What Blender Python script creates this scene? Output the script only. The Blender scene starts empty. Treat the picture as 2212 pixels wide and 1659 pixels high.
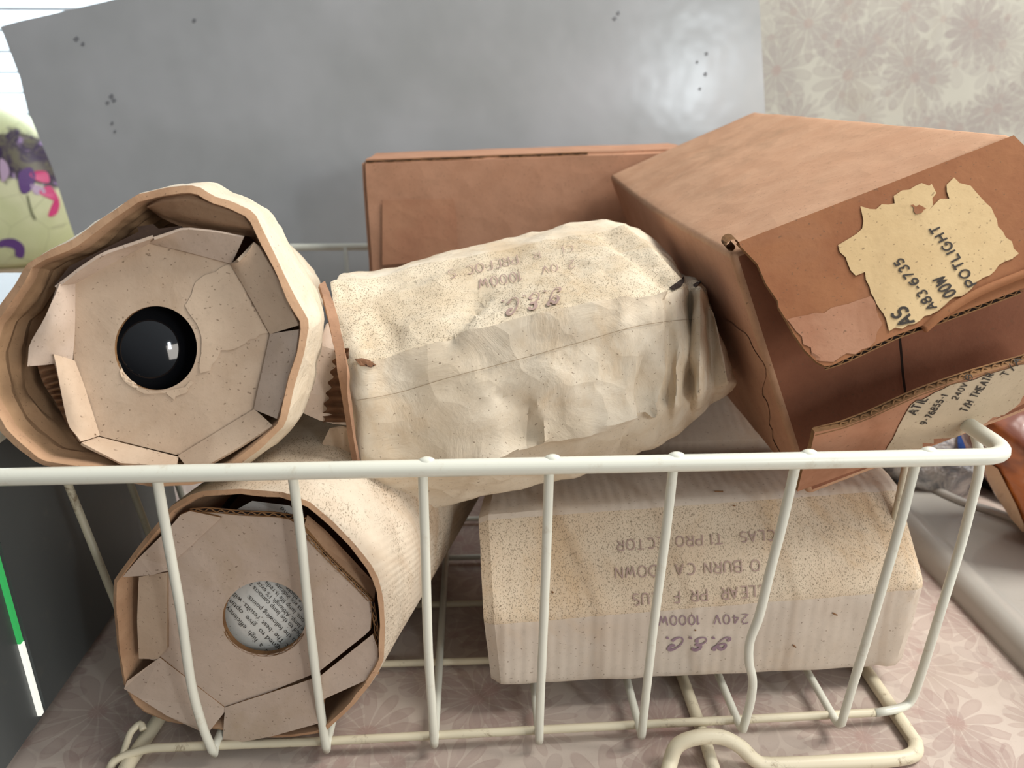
import bpy, bmesh, math, random
from mathutils import Vector, Matrix, noise
from mathutils.bvhtree import BVHTree
from mathutils.geometry import tessellate_polygon
random.seed(7)
S = bpy.context.scene
COL = S.collection
V = Vector

# ------------------------------------------------------------------ camera, world, lights, exposure
FPX, CX, CY = 1650.0, 1106.0, 829.5
PITCH, YAW = math.radians(20.7), math.radians(2.6)
CAM = V((0, 0, .392))
Fh = V((math.sin(YAW), math.cos(YAW), 0)); Rt = V((math.cos(YAW), -math.sin(YAW), 0))
FW = Fh*math.cos(PITCH) + V((0, 0, -math.sin(PITCH)))
UP = Rt.cross(FW)
cd = bpy.data.cameras.new('camera'); cam = bpy.data.objects.new('camera', cd); COL.objects.link(cam)
cd.sensor_width = 36; cd.lens = FPX*36/2212; cd.clip_start = .01; cd.clip_end = 60
cd.dof.use_dof = True; cd.dof.focus_distance = .46; cd.dof.aperture_fstop = 8.5
cam.matrix_world = Matrix.Translation(CAM) @ Matrix((Rt, UP, -FW)).transposed().to_4x4()
S.camera = cam
w = bpy.data.worlds.new('world'); S.world = w; w.use_nodes = True
bg = w.node_tree.nodes['Background']
_n, _l = w.node_tree.nodes, w.node_tree.links
_tc = _n.new('ShaderNodeTexCoord'); _d = _n.new('ShaderNodeVectorMath'); _d.operation = 'DOT_PRODUCT'; _d.inputs[1].default_value = (.6, .42, .68)
_l.new(_tc.outputs['Generated'], _d.inputs[0])
_r = _n.new('ShaderNodeMapRange'); _r.inputs[1].default_value = -.5; _r.inputs[2].default_value = .9; _r.inputs[3].default_value = .06; _r.inputs[4].default_value = .90
_l.new(_d.outputs['Value'], _r.inputs[0]); _l.new(_r.outputs[0], bg.inputs[1]); bg.inputs[0].default_value = (.88, .94, 1, 1)

def area(name, loc, target, sx, sy, power, color):
    l = bpy.data.lights.new(name, 'AREA'); l.shape = 'RECTANGLE'; l.size = sx; l.size_y = sy
    l.energy = power; l.color = color
    o = bpy.data.objects.new(name, l); COL.objects.link(o); o.location = loc
    o.rotation_euler = (V(target)-V(loc)).to_track_quat('-Z', 'Y').to_euler()
    return o
area('front_fill_light', (1.9, -1.45, .70), (0, .45, .12), 1.3, .8, 26, (1, .93, .84))  # added fill for the front faces, no window known there
area('ceiling_lamp_light', (1.0, .40, 1.45), (0, .5, .1), .6, .6, 32, (1, .96, .9))
area('daylight_from_window', (-1.0, 2.45, .95), (-.3, .5, .3), 1.5, 1.3, 95, (.86, .94, 1))
# the small lamp across the kitchen whose reflection shows in the grey sheet
area('kitchen_lamp', (.80, -.812, .725), (.314, 1.084, .416), .08, .22, 3.6, (.86, .95, 1))
vs = S.view_settings; vs.view_transform = 'Standard'; vs.look = 'None'; vs.gamma = 1; vs.use_curve_mapping = False
vs.exposure = -.10

# ------------------------------------------------------------------ helpers: pixel ray to a point on a real plane
def ray(u, v): return FW + Rt*((u-CX)/FPX) - UP*((v-CY)/FPX)
def pY(u, v, Y):
    d = ray(u, v); return CAM + d*((Y-CAM.y)/d.y)
def pZ(u, v, z):
    d = ray(u, v); return CAM + d*((z-CAM.z)/d.z)
def pP(u, v, P, n):
    d = ray(u, v); return CAM + d*((P-CAM).dot(n)/d.dot(n))

def lin(c): 
    c /= 255.0
    return c/12.92 if c <= .04045 else ((c+.055)/1.055)**2.4
def rgb(r, g, b): return (lin(r), lin(g), lin(b), 1)

# ------------------------------------------------------------------ materials
class NT:
    def __init__(s, name):
        s.m = bpy.data.materials.new(name); s.m.use_nodes = True
        s.t = s.m.node_tree; s.b = s.t.nodes['Principled BSDF']; s.L = s.t.links
    def n(s, t, **k):
        x = s.t.nodes.new(t)
        for a, b in k.items(): setattr(x, a, b)
        return x
    def link(s, a, b): s.L.new(a, b)
    def val(s, sock, x):
        if isinstance(x, bpy.types.NodeSocket): s.link(x, sock)
        else: sock.default_value = x
    def math(s, op, a, b=0.0, c=None):
        x = s.n('ShaderNodeMath', operation=op); s.val(x.inputs[0], a); s.val(x.inputs[1], b)
        if c is not None: s.val(x.inputs[2], c)
        return x.outputs[0]
    def vm(s, op, a, b=None, scale=None):
        x = s.n('ShaderNodeVectorMath', operation=op); s.val(x.inputs[0], a)
        if b is not None: s.val(x.inputs[1], b)
        if scale is not None: x.inputs['Scale'].default_value = scale
        return x
    def mix(s, f, a, b):
        x = s.n('ShaderNodeMix', data_type='RGBA'); s.val(x.inputs[0], f); s.val(x.inputs[6], a); s.val(x.inputs[7], b)
        return x.outputs[2]
    def coord(s, scale=(1, 1, 1), rot=(0, 0, 0), loc=(0, 0, 0), kind='Object'):
        c = s.n('ShaderNodeTexCoord'); m = s.n('ShaderNodeMapping')
        m.inputs['Scale'].default_value = scale; m.inputs['Rotation'].default_value = rot; m.inputs['Location'].default_value = loc
        s.link(c.outputs[kind], m.inputs[0]); return m.outputs[0]
    def noise(s, vec, scale, detail=4, rough=.6, dist=0):
        x = s.n('ShaderNodeTexNoise'); s.link(vec, x.inputs['Vector']); x.inputs['Scale'].default_value = scale
        x.inputs['Detail'].default_value = detail; x.inputs['Roughness'].default_value = rough; x.inputs['Distortion'].default_value = dist
        return x.outputs[0]
    def ramp(s, f, a, b):
        x = s.n('ShaderNodeMapRange', interpolation_type='SMOOTHSTEP'); s.link(f, x.inputs[0])
        x.inputs[1].default_value = a; x.inputs[2].default_value = b; return x.outputs[0]
    def bump(s, h, strength, dist, prev=None):
        x = s.n('ShaderNodeBump'); s.link(h, x.inputs['Height']); x.inputs['Strength'].default_value = strength
        x.inputs['Distance'].default_value = dist
        if prev is not None: s.link(prev, x.inputs['Normal'])
        return x.outputs[0]
    def out(s, col=None, rough=None, nor=None):
        if col is not None: s.val(s.b.inputs['Base Color'], col)
        if rough is not None: s.val(s.b.inputs['Roughness'], rough)
        if nor is not None: s.link(nor, s.b.inputs['Normal'])
        return s.m

def board(name, c1, c2, speck=0, flute=0, flute_dir=(1, 0, 0), stain=None, rough=.85, fleck_size=1.0, crumple=0.0, sheen=0.3):
    """paper or cardboard: mottled colour, fibres, optional dust flecks, optional flute ribs pressed through"""
    t = NT(name); c = t.coord()
    n1 = t.noise(c, 22, 5, .65); n2 = t.noise(c, 240, 3, .7)
    col = t.mix(t.ramp(n1, .3, .7), c1, c2)
    if stain:
        n3 = t.noise(t.coord(loc=(3, 1, 7)), 9, 5, .7, .6)
        col = t.mix(t.math('MULTIPLY', t.ramp(n3, .5, .68), .7), col, stain)
    dk = tuple(x*.72 for x in c2[:3])+(1,)
    col = t.mix(t.math('MULTIPLY', t.ramp(n2, .52, .72), .22), col, dk)
    # tiny fibre specks
    cs = t.coord(scale=(1, 1.7, 1.3), rot=(.5, .9, .4))
    f0 = t.noise(cs, 520, 1, .4)
    col = t.mix(t.math('MULTIPLY', t.ramp(f0, .70, .76), .6), col, rgb(105, 82, 62))
    if speck > 0:
        a = 1300/fleck_size
        dv = t.noise(c, 160, 2, .5)
        wv = t.vm('ADD', t.coord(), t.vm('SCALE', t.n('ShaderNodeTexNoise').outputs[1], scale=.0).outputs[0]).outputs[0]
        m1 = t.n('ShaderNodeMapping'); t.link(wv, m1.inputs[0]); m1.inputs['Rotation'].default_value = (.3, .5, .6); m1.inputs['Scale'].default_value = (1, .42, .8)
        m2 = t.n('ShaderNodeMapping'); t.link(wv, m2.inputs[0]); m2.inputs['Rotation'].default_value = (-.4, .2, -.7); m2.inputs['Scale'].default_value = (1, .4, .8)
        f1 = t.ramp(t.noise(m1.outputs[0], a, 1.5, .5, .3),   .59, .67)
        f2 = t.ramp(t.noise(m2.outputs[0], a*.85, 1.5, .5, .3), .60, .67)
        fl = t.math('MAXIMUM', f1, f2)
        patch = t.ramp(t.noise(t.coord(loc=(.4, 2, .1)), 26, 4, .6), .5-.35*speck, .75-.35*speck)
        fl = t.math('MULTIPLY', t.math('MULTIPLY', fl, patch), .66)
        col = t.mix(fl, col, rgb(92, 80, 62))
        col = t.mix(t.math('MULTIPLY', patch, .10), col, rgb(150, 125, 95))
    nor = t.bump(n2, .18, .0006)
    if crumple:
        cn = t.noise(t.coord(), 30, 6, .62, .8)
        nor = t.bump(cn, crumple*.7, .005, nor)
        vc = t.n('ShaderNodeTexVoronoi', feature='F1'); vv = t.vm('ADD', t.coord(), t.vm('SCALE', t.n('ShaderNodeTexNoise').outputs[1], scale=0).outputs[0]).outputs[0]
        wn = t.n('ShaderNodeTexNoise'); wn.inputs['Scale'].default_value = 25; t.link(t.coord(), wn.inputs['Vector'])
        vv = t.vm('ADD', t.coord(), t.vm('SCALE', wn.outputs[1], scale=.03).outputs[0]).outputs[0]
        t.link(vv, vc.inputs['Vector']); vc.inputs['Scale'].default_value = 42
        nor = t.bump(vc.outputs[0], crumple*.7, .006, nor)
    if flute:
        w_ = t.n('ShaderNodeTexWave', wave_type='BANDS', bands_direction='X', wave_profile='SIN')
        m = t.n('ShaderNodeMapping')
        d = V(flute_dir).normalized(); e = d.to_track_quat('X', 'Z').inverted().to_euler()
        m.inputs['Rotation'].default_value = e
        t.link(t.coord(), m.inputs[0]); t.link(m.outputs[0], w_.inputs['Vector'])
        w_.inputs['Scale'].default_value = flute; w_.inputs['Distortion'].default_value = .6; w_.inputs['Detail'].default_value = 1; w_.inputs['Detail Scale'].default_value = 2
        pm = t.ramp(t.noise(t.coord(loc=(5, 5, 5)), 14, 2), .25, .75)
        nor = t.bump(t.math('MULTIPLY', w_.outputs[1], pm), .26, .0012, nor)
    t.b.inputs['Specular IOR Level'].default_value = sheen
    return t.out(col, rough, nor)

def plain(name, c, rough=.5, metal=0, spec=.5, dirt=None, dirt_amt=.5, coat=0):
    t = NT(name)
    col = c
    if dirt:
        nz = t.ramp(t.noise(t.coord(), 60, 6, .75, .4), .56, .72)
        col = t.mix(t.math('MULTIPLY', nz, dirt_amt), c, dirt)
    t.b.inputs['Metallic'].default_value = metal; t.b.inputs['Specular IOR Level'].default_value = spec
    t.b.inputs['Coat Weight'].default_value = coat
    return t.out(col, rough)

def floral(name, plane, base, petal, petal2, centre, scale=1.0, rough=.45):
    """laminate printed with faded overlapping daisies, plane 'XY' or 'XZ'"""
    t = NT(name)
    tc = t.n('ShaderNodeTexCoord'); sp = t.n('ShaderNodeSeparateXYZ'); t.link(tc.outputs['Object'], sp.inputs[0])
    cb = t.n('ShaderNodeCombineXYZ'); t.link(sp.outputs[0], cb.inputs[0]); t.link(sp.outputs[1 if plane == 'XY' else 2], cb.inputs[1])
    wob = t.n('ShaderNodeTexNoise'); wob.inputs['Scale'].default_value = 30; t.link(cb.outputs[0], wob.inputs['Vector'])
    wb = t.vm('SCALE', t.vm('SUBTRACT', wob.outputs[1], (.5, .5, .5)).outputs[0], scale=.006).outputs[0]
    base_v = t.vm('ADD', cb.outputs[0], wb).outputs[0]
    col = base
    clouds = t.ramp(t.noise(cb.outputs[0], 14, 4, .6), .3, .7)
    col = t.mix(t.math('MULTIPLY', clouds, .5), base, tuple(x*.88 for x in base[:3])+(1,))
    layers = [(15, 8, .50, (0, 0, 0), .55, petal2), (12, 14, .56, (3.3, 1.7, 0), .68, petal), (17, 6, .54, (7.1, 4.4, 0), .5, petal2), (11, 12, .58, (11.2, 9.6, 0), .62, petal), (14, 18, .52, (1.9, 13.1, 0), .52, petal)]
    for sc, npet, R, off, amt, pc in layers:
        v = t.vm('ADD', t.vm('SCALE', base_v, scale=sc*scale).outputs[0], off).outputs[0]
        vo = t.n('ShaderNodeTexVoronoi', voronoi_dimensions='2D', feature='F1'); t.link(v, vo.inputs['Vector'])
        vo.inputs['Scale'].default_value = 1; vo.inputs['Randomness'].default_value = .75
        d = t.vm('SUBTRACT', v, vo.outputs['Position']).outputs[0]
        s2 = t.n('ShaderNodeSeparateXYZ'); t.link(d, s2.inputs[0])
        ang = t.math('ARCTAN2', s2.outputs[1], s2.outputs[0])
        r = vo.outputs['Distance']
        s3 = t.n('ShaderNodeSeparateColor'); t.link(vo.outputs['Color'], s3.inputs[0])
        ph = t.math('MULTIPLY', s3.outputs[0], 6.28)
        pc_ = t.math('ABSOLUTE', t.math('COSINE', t.math('ADD', t.math('MULTIPLY', ang, npet/2), ph)))
        pw = t.math('POWER', pc_, .55)
        Rv = t.math('MULTIPLY', t.math('MULTIPLY_ADD', s3.outputs[1], .35, .65), R)
        edge = t.math('MULTIPLY', Rv, t.math('MULTIPLY_ADD', pw, .75, .25))
        x = t.math('SUBTRACT', edge, r)
        inside = t.ramp(x, -.004, .02)
        vein = t.math('MULTIPLY_ADD', t.ramp(r, .05, .5), -.35, 1.0)
        rim = t.math('MULTIPLY_ADD', t.ramp(x, .02, .09), -.30, 1.0)
        gap = t.ramp(pc_, .10, .45)
        k = t.math('MULTIPLY', t.math('MULTIPLY', inside, vein), t.math('MULTIPLY', rim, t.math('MULTIPLY', gap, amt)))
        on = t.ramp(s3.outputs[2], .12, .2)
        col = t.mix(t.math('MULTIPLY', k, on), col, pc)
        ce = t.math('MULTIPLY', t.math('MULTIPLY', t.ramp(r, .085, .055), on), amt*.5)
        col = t.mix(ce, col, centre)
    hz = t.ramp(t.noise(t.coord(), 700, 2, .6), .55, .75)
    col = t.mix(t.math('MULTIPLY', hz, .10), col, rgb(120, 105, 95))
    gr = t.ramp(t.noise(t.coord(loc=(2, 2, 2)), 7, 5, .7), .52, .75)
    col = t.mix(t.math('MULTIPLY', gr, .25), col, rgb(140, 125, 105))
    t.b.inputs['Specular IOR Level'].default_value = .3
    return t.out(col, rough)

M = {}
M['paper'] = board('aged_white_paper', rgb(212, 193, 170), rgb(198, 176, 152), flute=0, stain=rgb(190, 160, 125), crumple=.18)
M['paper_flute'] = board('white_corrugated_paper', rgb(214, 196, 172), rgb(202, 181, 157), flute=48, flute_dir=(1, .0, 0), stain=rgb(205, 180, 148))
M['paper_plain'] = board('white_liner_paper', rgb(205, 192, 177), rgb(196, 181, 165), flute=42, flute_dir=(1, 0, 0), stain=rgb(200, 180, 158))
M['paper_dusty'] = board('dusty_white_paper', rgb(216, 199, 175), rgb(206, 186, 161), speck=1.0, flute=30, flute_dir=(1, 0, 0), stain=rgb(196, 166, 130), fleck_size=.9)
M['paper_tube'] = board('tube_paper', rgb(208, 195, 176), rgb(196, 180, 160), speck=.3, flute=75, flute_dir=(0, .3, 1), stain=rgb(176, 148, 118))
M['paper_crumple'] = board('crumpled_paper', rgb(218, 206, 186), rgb(206, 190, 166), stain=rgb(200, 176, 144), crumple=.5)
M['paper_crumple_dusty'] = board('crumpled_dusty_paper', rgb(222, 209, 186), rgb(206, 189, 162), speck=.75, stain=rgb(190, 166, 132), crumple=.55, fleck_size=.9)
M['insert'] = board('insert_card', rgb(205, 182, 158), rgb(194, 169, 145), stain=rgb(186, 159, 132), crumple=.15)
M['insert2'] = board('insert_card_pink', rgb(205, 185, 168), rgb(194, 173, 155), stain=rgb(185, 162, 138), crumple=.12)
M['kraft'] = board('kraft_liner', rgb(194, 158, 126), rgb(180, 142, 110), stain=rgb(164, 126, 96), crumple=.2)
M['kraft_stripe'] = board('kraft_ribbed_lining', rgb(178, 144, 110), rgb(160, 126, 94), flute=42, flute_dir=(.6, 0, .8), crumple=.2)
M['gap_shade'] = board('painted_gap_shade', rgb(88, 70, 60), rgb(70, 56, 48), crumple=.3)  # darkness of the gap above the tabs, put into the colour
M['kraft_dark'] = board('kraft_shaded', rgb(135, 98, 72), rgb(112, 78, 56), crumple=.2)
M['brown'] = board('brown_cardboard', rgb(190, 144, 116), rgb(180, 134, 106), stain=rgb(166, 126, 100), crumple=.12)
M['brown_top'] = board('worn_brown_cardboard', rgb(190, 150, 120), rgb(180, 138, 108), stain=rgb(160, 126, 98), crumple=.2)
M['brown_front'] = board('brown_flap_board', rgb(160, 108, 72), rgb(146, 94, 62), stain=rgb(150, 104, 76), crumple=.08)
M['brown_scuff'] = board('scuffed_brown_board', rgb(178, 132, 104), rgb(166, 116, 88), stain=rgb(145, 98, 70), crumple=.1)
M['tape'] = board('paper_tape', rgb(182, 140, 112), rgb(172, 128, 102), crumple=.1)
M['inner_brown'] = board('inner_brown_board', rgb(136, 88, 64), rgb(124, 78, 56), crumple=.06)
M['cut_edge'] = board('cut_cardboard_edge', rgb(150, 112, 74), rgb(110, 78, 50), crumple=.3)
M['dark_flute'] = plain('dark_flute_gap', rgb(45, 30, 22), .95)
M['label'] = board('yellowed_label_paper', rgb(218, 190, 144), rgb(206, 176, 130), stain=rgb(190, 160, 118))
M['label2'] = board('grey_label_paper', rgb(196, 178, 152), rgb(184, 166, 140), stain=rgb(170, 150, 124))
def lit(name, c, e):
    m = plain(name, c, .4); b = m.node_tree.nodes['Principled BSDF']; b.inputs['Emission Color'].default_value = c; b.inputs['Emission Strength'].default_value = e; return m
M['ink'] = plain('black_ink', rgb(58, 50, 42), .8)
M['purple_ink'] = plain('purple_stamp_ink', rgb(146, 122, 132), .9, spec=.1)
M['purple_ink_faint'] = plain('faded_stamp_ink', rgb(166, 142, 132), .9, spec=.1)
M['wire'] = plain('cream_coated_wire', rgb(220, 220, 206), .32, spec=.5, dirt=rgb(178, 160, 128), dirt_amt=.35)
M['wire_dirty'] = plain('grimy_coated_wire', rgb(212, 202, 176), .45, spec=.4, dirt=rgb(120, 96, 66), dirt_amt=.85)
M['grime'] = plain('rust_grime', rgb(120, 84, 52), .9)

# ------------------------------------------------------------------ object helpers
def tag(o, label=None, cat=None, group=None, kind=None):
    if label: o['label'] = label
    if cat: o['category'] = cat
    if group: o['group'] = group
    if kind: o['kind'] = kind
    return o
def thing(name, label, cat, loc, group=None):
    o = bpy.data.objects.new(name, None); COL.objects.link(o); o.location = loc; o.empty_display_size = .02
    return tag(o, label, cat, group)
def root_loc(p):
    while p.parent: p = p.parent
    return p.location.copy()
def obj(name, bm, mats, parent=None, smooth=False, origin=None):
    base = root_loc(parent) if parent else (V(origin) if origin is not None else V((0, 0, 0)))
    bmesh.ops.translate(bm, verts=bm.verts, vec=-base)
    me = bpy.data.meshes.new(name); bm.to_mesh(me); bm.free()
    for m in (mats if isinstance(mats, (list, tuple)) else [mats]): me.materials.append(m)
    if smooth:
        for p in me.polygons: p.use_smooth = True
        if smooth != 'all':
            try: me.set_sharp_from_angle(angle=math.radians(smooth if smooth > 1 else 40))
            except Exception: pass
    o = bpy.data.objects.new(name, me); COL.objects.link(o)
    if parent: o.parent = parent
    else: o.location = base
    return o
def bvh_of(o):
    off = root_loc(o)
    vs_ = [v.co + off for v in o.data.vertices]
    return BVHTree.FromPolygons(vs_, [tuple(p.vertices) for p in o.data.polygons])

def smooth_path(pts, sub=6, closed=False):
    pts = [V(p) for p in pts]; n = len(pts); out = []
    rng = range(n if closed else n-1)
    for i in rng:
        p1, p2 = pts[i], pts[(i+1) % n]
        p0 = pts[(i-1) % n] if (closed or i > 0) else p1
        p3 = pts[(i+2) % n] if (closed or i < n-2) else p2
        for k in range(sub):
            t = k/sub
            out.append(.5*((2*p1)+(-p0+p2)*t+(2*p0-5*p1+4*p2-p3)*t*t+(-p0+3*p1-3*p2+p3)*t*t*t))
    if not closed: out.append(pts[-1])
    return out
def rounded(pts, r, sub=5, closed=False):
    """polyline with its corners rounded to radius-like distance r"""
    pts = [V(p) for p in pts]; n = len(pts); out = []
    for i in range(n):
        if not closed and i in (0, n-1): out.append(pts[i]); continue
        a, b, c = pts[i-1], pts[i], pts[(i+1) % n]
        da, dc = (a-b), (c-b); ra = min(r, da.length*.45); rc = min(r, dc.length*.45)
        p, q = b+da.normalized()*ra, b+dc.normalized()*rc
        for k in range(sub+1):
            t = k/sub; out.append(p*(1-t)**2 + b*2*t*(1-t) + q*t*t)
    return out
def tube(bm, pts, r, seg=14, closed=False, jitter=0):
    pts = [V(p) for p in pts]
    if closed: pts = pts+[pts[0]]
    rings = []; prev = None
    for i, p in enumerate(pts):
        a = pts[max(i-1, 0)]; b = pts[min(i+1, len(pts)-1)]
        if closed and i in (0, len(pts)-1): a, b = pts[-2], pts[1]
        d = (b-a).normalized()
        if prev is None:
            s = d.cross(V((0, 0, 1)));
            if s.length < .1: s = d.cross(V((1, 0, 0)))
            s.normalize()
        else:
            s = prev - d*prev.dot(d); s.normalize()
        prev = s; t = d.cross(s)
        rr = r*(1+jitter*(noise.noise(p*60)))
        rings.append([bm.verts.new(p+(s*math.cos(2*math.pi*k/seg)+t*math.sin(2*math.pi*k/seg))*rr) for k in range(seg)])
    for A, B in zip(rings, rings[1:]):
        for k in range(seg): bm.faces.new((A[k], A[(k+1) % seg], B[(k+1) % seg], B[k]))
    if not closed: bm.faces.new(rings[0][::-1]); bm.faces.new(rings[-1])
def loft(bm, rings, cap0=True, cap1=True, mat=0, matfn=None):
    R = [[bm.verts.new(p) for p in r] for r in rings]
    n = len(R[0])
    for i, (A, B) in enumerate(zip(R, R[1:])):
        for k in range(n):
            f = bm.faces.new((A[k], A[(k+1) % n], B[(k+1) % n], B[k])); f.material_index = matfn(i, k) if matfn else mat
    if cap0: bm.faces.new(R[0][::-1]).material_index = matfn(-1, 0) if matfn else mat
    if cap1: bm.faces.new(R[-1]).material_index = matfn(-2, 0) if matfn else mat
    return R
def box(bm, c, s, rot=None, mat=0):
    r = bmesh.ops.create_cube(bm, size=1, matrix=Matrix.Translation(V(c)) @ (rot.to_4x4() if rot else Matrix.Identity(4)) @ Matrix.Diagonal((s[0], s[1], s[2], 1)))
    for f in {f for v in r['verts'] for f in v.link_faces}: f.material_index = mat
def sheet(bm, pts, th, n=None, mat=0, matside=None, matback=None, bulge=0, rough=0):
    """a board: outline points extruded by its thickness th away from n (n faces the viewer)"""
    pts = [V(p) for p in pts]
    if n is None:
        n = V((0, 0, 0))
        for i in range(len(pts)): n += pts[i].cross(pts[(i+1) % len(pts)])
        n.normalize()
        if n.dot(CAM-pts[0]) < 0: n = -n
    tris = tessellate_polygon([pts])
    f_ = [bm.verts.new(p) for p in pts]; b_ = [bm.verts.new(p-n*th) for p in pts]
    for t in tris:
        a = bm.faces.new([f_[i] for i in t]); a.material_index = mat
        b = bm.faces.new([b_[i] for i in reversed(t)]); b.material_index = mat if matback is None else matback
    k = len(pts)
    for i in range(k):
        s = bm.faces.new((f_[i], f_[(i+1) % k], b_[(i+1) % k], b_[i])); s.material_index = mat if matside is None else matside
    bmesh.ops.recalc_face_normals(bm, faces=bm.faces)
def densify(pts, step):
    out = []
    for i in range(len(pts)):
        a, b = V(pts[i]), V(pts[(i+1) % len(pts)]); k = max(1, int((b-a).length/step))
        out += [a.lerp(b, j/k) for j in range(k)]
    return out
def jag(pts2, step, amp, seed=0):
    """torn outline in 2D pixel space"""
    rnd = random.Random(seed); out = []
    for i in range(len(pts2)):
        a, b = pts2[i], pts2[(i+1) % len(pts2)]; L = math.hypot(b[0]-a[0], b[1]-a[1]); k = max(1, int(L/step))
        nx, ny = -(b[1]-a[1])/L, (b[0]-a[0])/L
        for j in range(k):
            t = j/k; o = rnd.uniform(-amp, amp) if j else 0
            out.append((a[0]+(b[0]-a[0])*t+nx*o, a[1]+(b[1]-a[1])*t+ny*o))
    return out
def crumple(bm, amp, scale, verts=None, seed=0, ridged=True):
    bm.normal_update()
    for v in (verts or bm.verts):
        p = v.co*scale+V((seed, seed*2, 0))
        q = noise.noise(p)
        if ridged: q = (1-2*abs(q))*.6 + .4*noise.noise(p*2.3)
        v.co += v.normal*amp*q
def creases(bm, amp, scale, seed=0, where=None):
    bm.normal_update()
    for v in bm.verts:
        p = v.co*scale+V((seed, seed*3, seed)); p += V((noise.noise(p), noise.noise(p+V((5, 5, 5))), 0))*.35
        a = abs(noise.noise(p)); b = abs(noise.noise(p*1.37+V((9, 4, 7))))
        v.co += v.normal*amp*(min(a*3, 1)-min(b*3, 1)+.4*noise.noise(p*.5))*(where(v.co) if where else 1)
def conform(bvh, u, v, lift=.0004, want_n=False):
    d = ray(u, v).normalized(); h = bvh.ray_cast(CAM, d)
    if h[0] is None: return None
    n = h[1] if h[1].dot(d) < 0 else -h[1]
    p = h[0] + n*lift - d*.0001
    return (p, n) if want_n else p

# hand-lettered stroke font: each letter is polylines on a 0..1 by 0..1 cell, y up
G = {}
def _arc(cx, cy, rx, ry, a0, a1, n=12): return [(cx+rx*math.cos(math.radians(a0+(a1-a0)*i/n)), cy+ry*math.sin(math.radians(a0+(a1-a0)*i/n))) for i in range(n+1)]
G['A'] = [[(0, 0), (.35, 1), (.7, 0)], [(.12, .35), (.58, .35)]]
G['B'] = [[(0, 0), (0, 1)], [(0, 1)]+_arc(.3, .76, .28, .24, 90, -90)+[(0, .52)], [(0, .52)]+_arc(.33, .26, .32, .26, 90, -90)+[(0, 0)]]
G['C'] = [_arc(.38, .5, .38, .5, 50, 310)]
G['D'] = [[(0, 0), (0, 1)], [(0, 1)]+_arc(.2, .5, .45, .5, 90, -90)+[(0, 0)]]
G['E'] = [[(.55, 1), (0, 1), (0, 0), (.55, 0)], [(0, .52), (.45, .52)]]
G['F'] = [[(.55, 1), (0, 1), (0, 0)], [(0, .52), (.45, .52)]]
G['G'] = [_arc(.38, .5, .38, .5, 50, 340)+[(.74, .45), (.45, .45)]]
G['H'] = [[(0, 0), (0, 1)], [(.6, 0), (.6, 1)], [(0, .5), (.6, .5)]]
G['I'] = [[(.1, 0), (.1, 1)]]
G['J'] = [[(.45, 1), (.45, .25)]+_arc(.22, .25, .23, .25, 0, -160)]
G['L'] = [[(0, 1), (0, 0), (.5, 0)]]
G['N'] = [[(0, 0), (0, 1), (.6, 0), (.6, 1)]]
G['O'] = [_arc(.38, .5, .38, .5, 0, 360, 18)]
G['P'] = [[(0, 0), (0, 1)], [(0, 1)]+_arc(.3, .73, .3, .27, 90, -90)+[(0, .46)]]
G['R'] = G['P']+[[(.25, .46), (.6, 0)]]
G['S'] = [_arc(.3, .75, .28, .25, 40, 250)+_arc(.3, .26, .3, .26, 80, -140)]
G['T'] = [[(0, 1), (.65, 1)], [(.33, 1), (.33, 0)]]
G['U'] = [[(0, 1), (0, .3)]+_arc(.3, .3, .3, .3, 180, 360)+[(.6, 1)]]
G['V'] = [[(0, 1), (.32, 0), (.64, 1)]]
G['W'] = [[(0, 1), (.2, 0), (.42, .75), (.64, 0), (.84, 1)]]
G['0'] = [_arc(.3, .5, .3, .5, 0, 360, 18)]
G['1'] = [[(.0, .8), (.16, 1), (.16, 0)]]
G['2'] = [_arc(.28, .72, .28, .28, 160, -30)+[(0, 0), (.58, 0)]]
G['3'] = [_arc(.26, .76, .26, .24, 150, -80)+_arc(.26, .27, .3, .27, 85, -150)]
G['4'] = [[(.42, 0), (.42, 1), (0, .32), (.6, .32)]]
G['5'] = [[(.52, 1), (.08, 1), (.04, .56)]+_arc(.27, .32, .3, .3, 120, -150)]
G['6'] = [[(.5, .95)]+_arc(.3, .45, .3, .45, 110, 180)+_arc(.3, .28, .3, .28, 180, 540, 16)]
G['7'] = [[(0, 1), (.56, 1), (.18, 0)]]
G['8'] = [_arc(.3, .76, .24, .24, -90, 270, 16), _arc(.3, .27, .3, .27, 90, 450, 16)]
G['9'] = [_arc(.3, .7, .28, .28, 0, 360, 16)+[(.55, .3), (.3, 0)]]
G['-'] = [[(.08, .48), (.42, .48)]]
G['/'] = [[(0, -.1), (.45, 1.1)]]
G['.'] = [[(.05, 0), (.12, .05)]]
G[' '] = []
ADV = {'W': 1.05, 'O': .98, 'C': .95, 'G': .98, 'I': .38, '1': .4, '-': .65, '/': .6, '.': .3, ' ': .55, 'T': .85, 'H': .85, 'L': .7}
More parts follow.
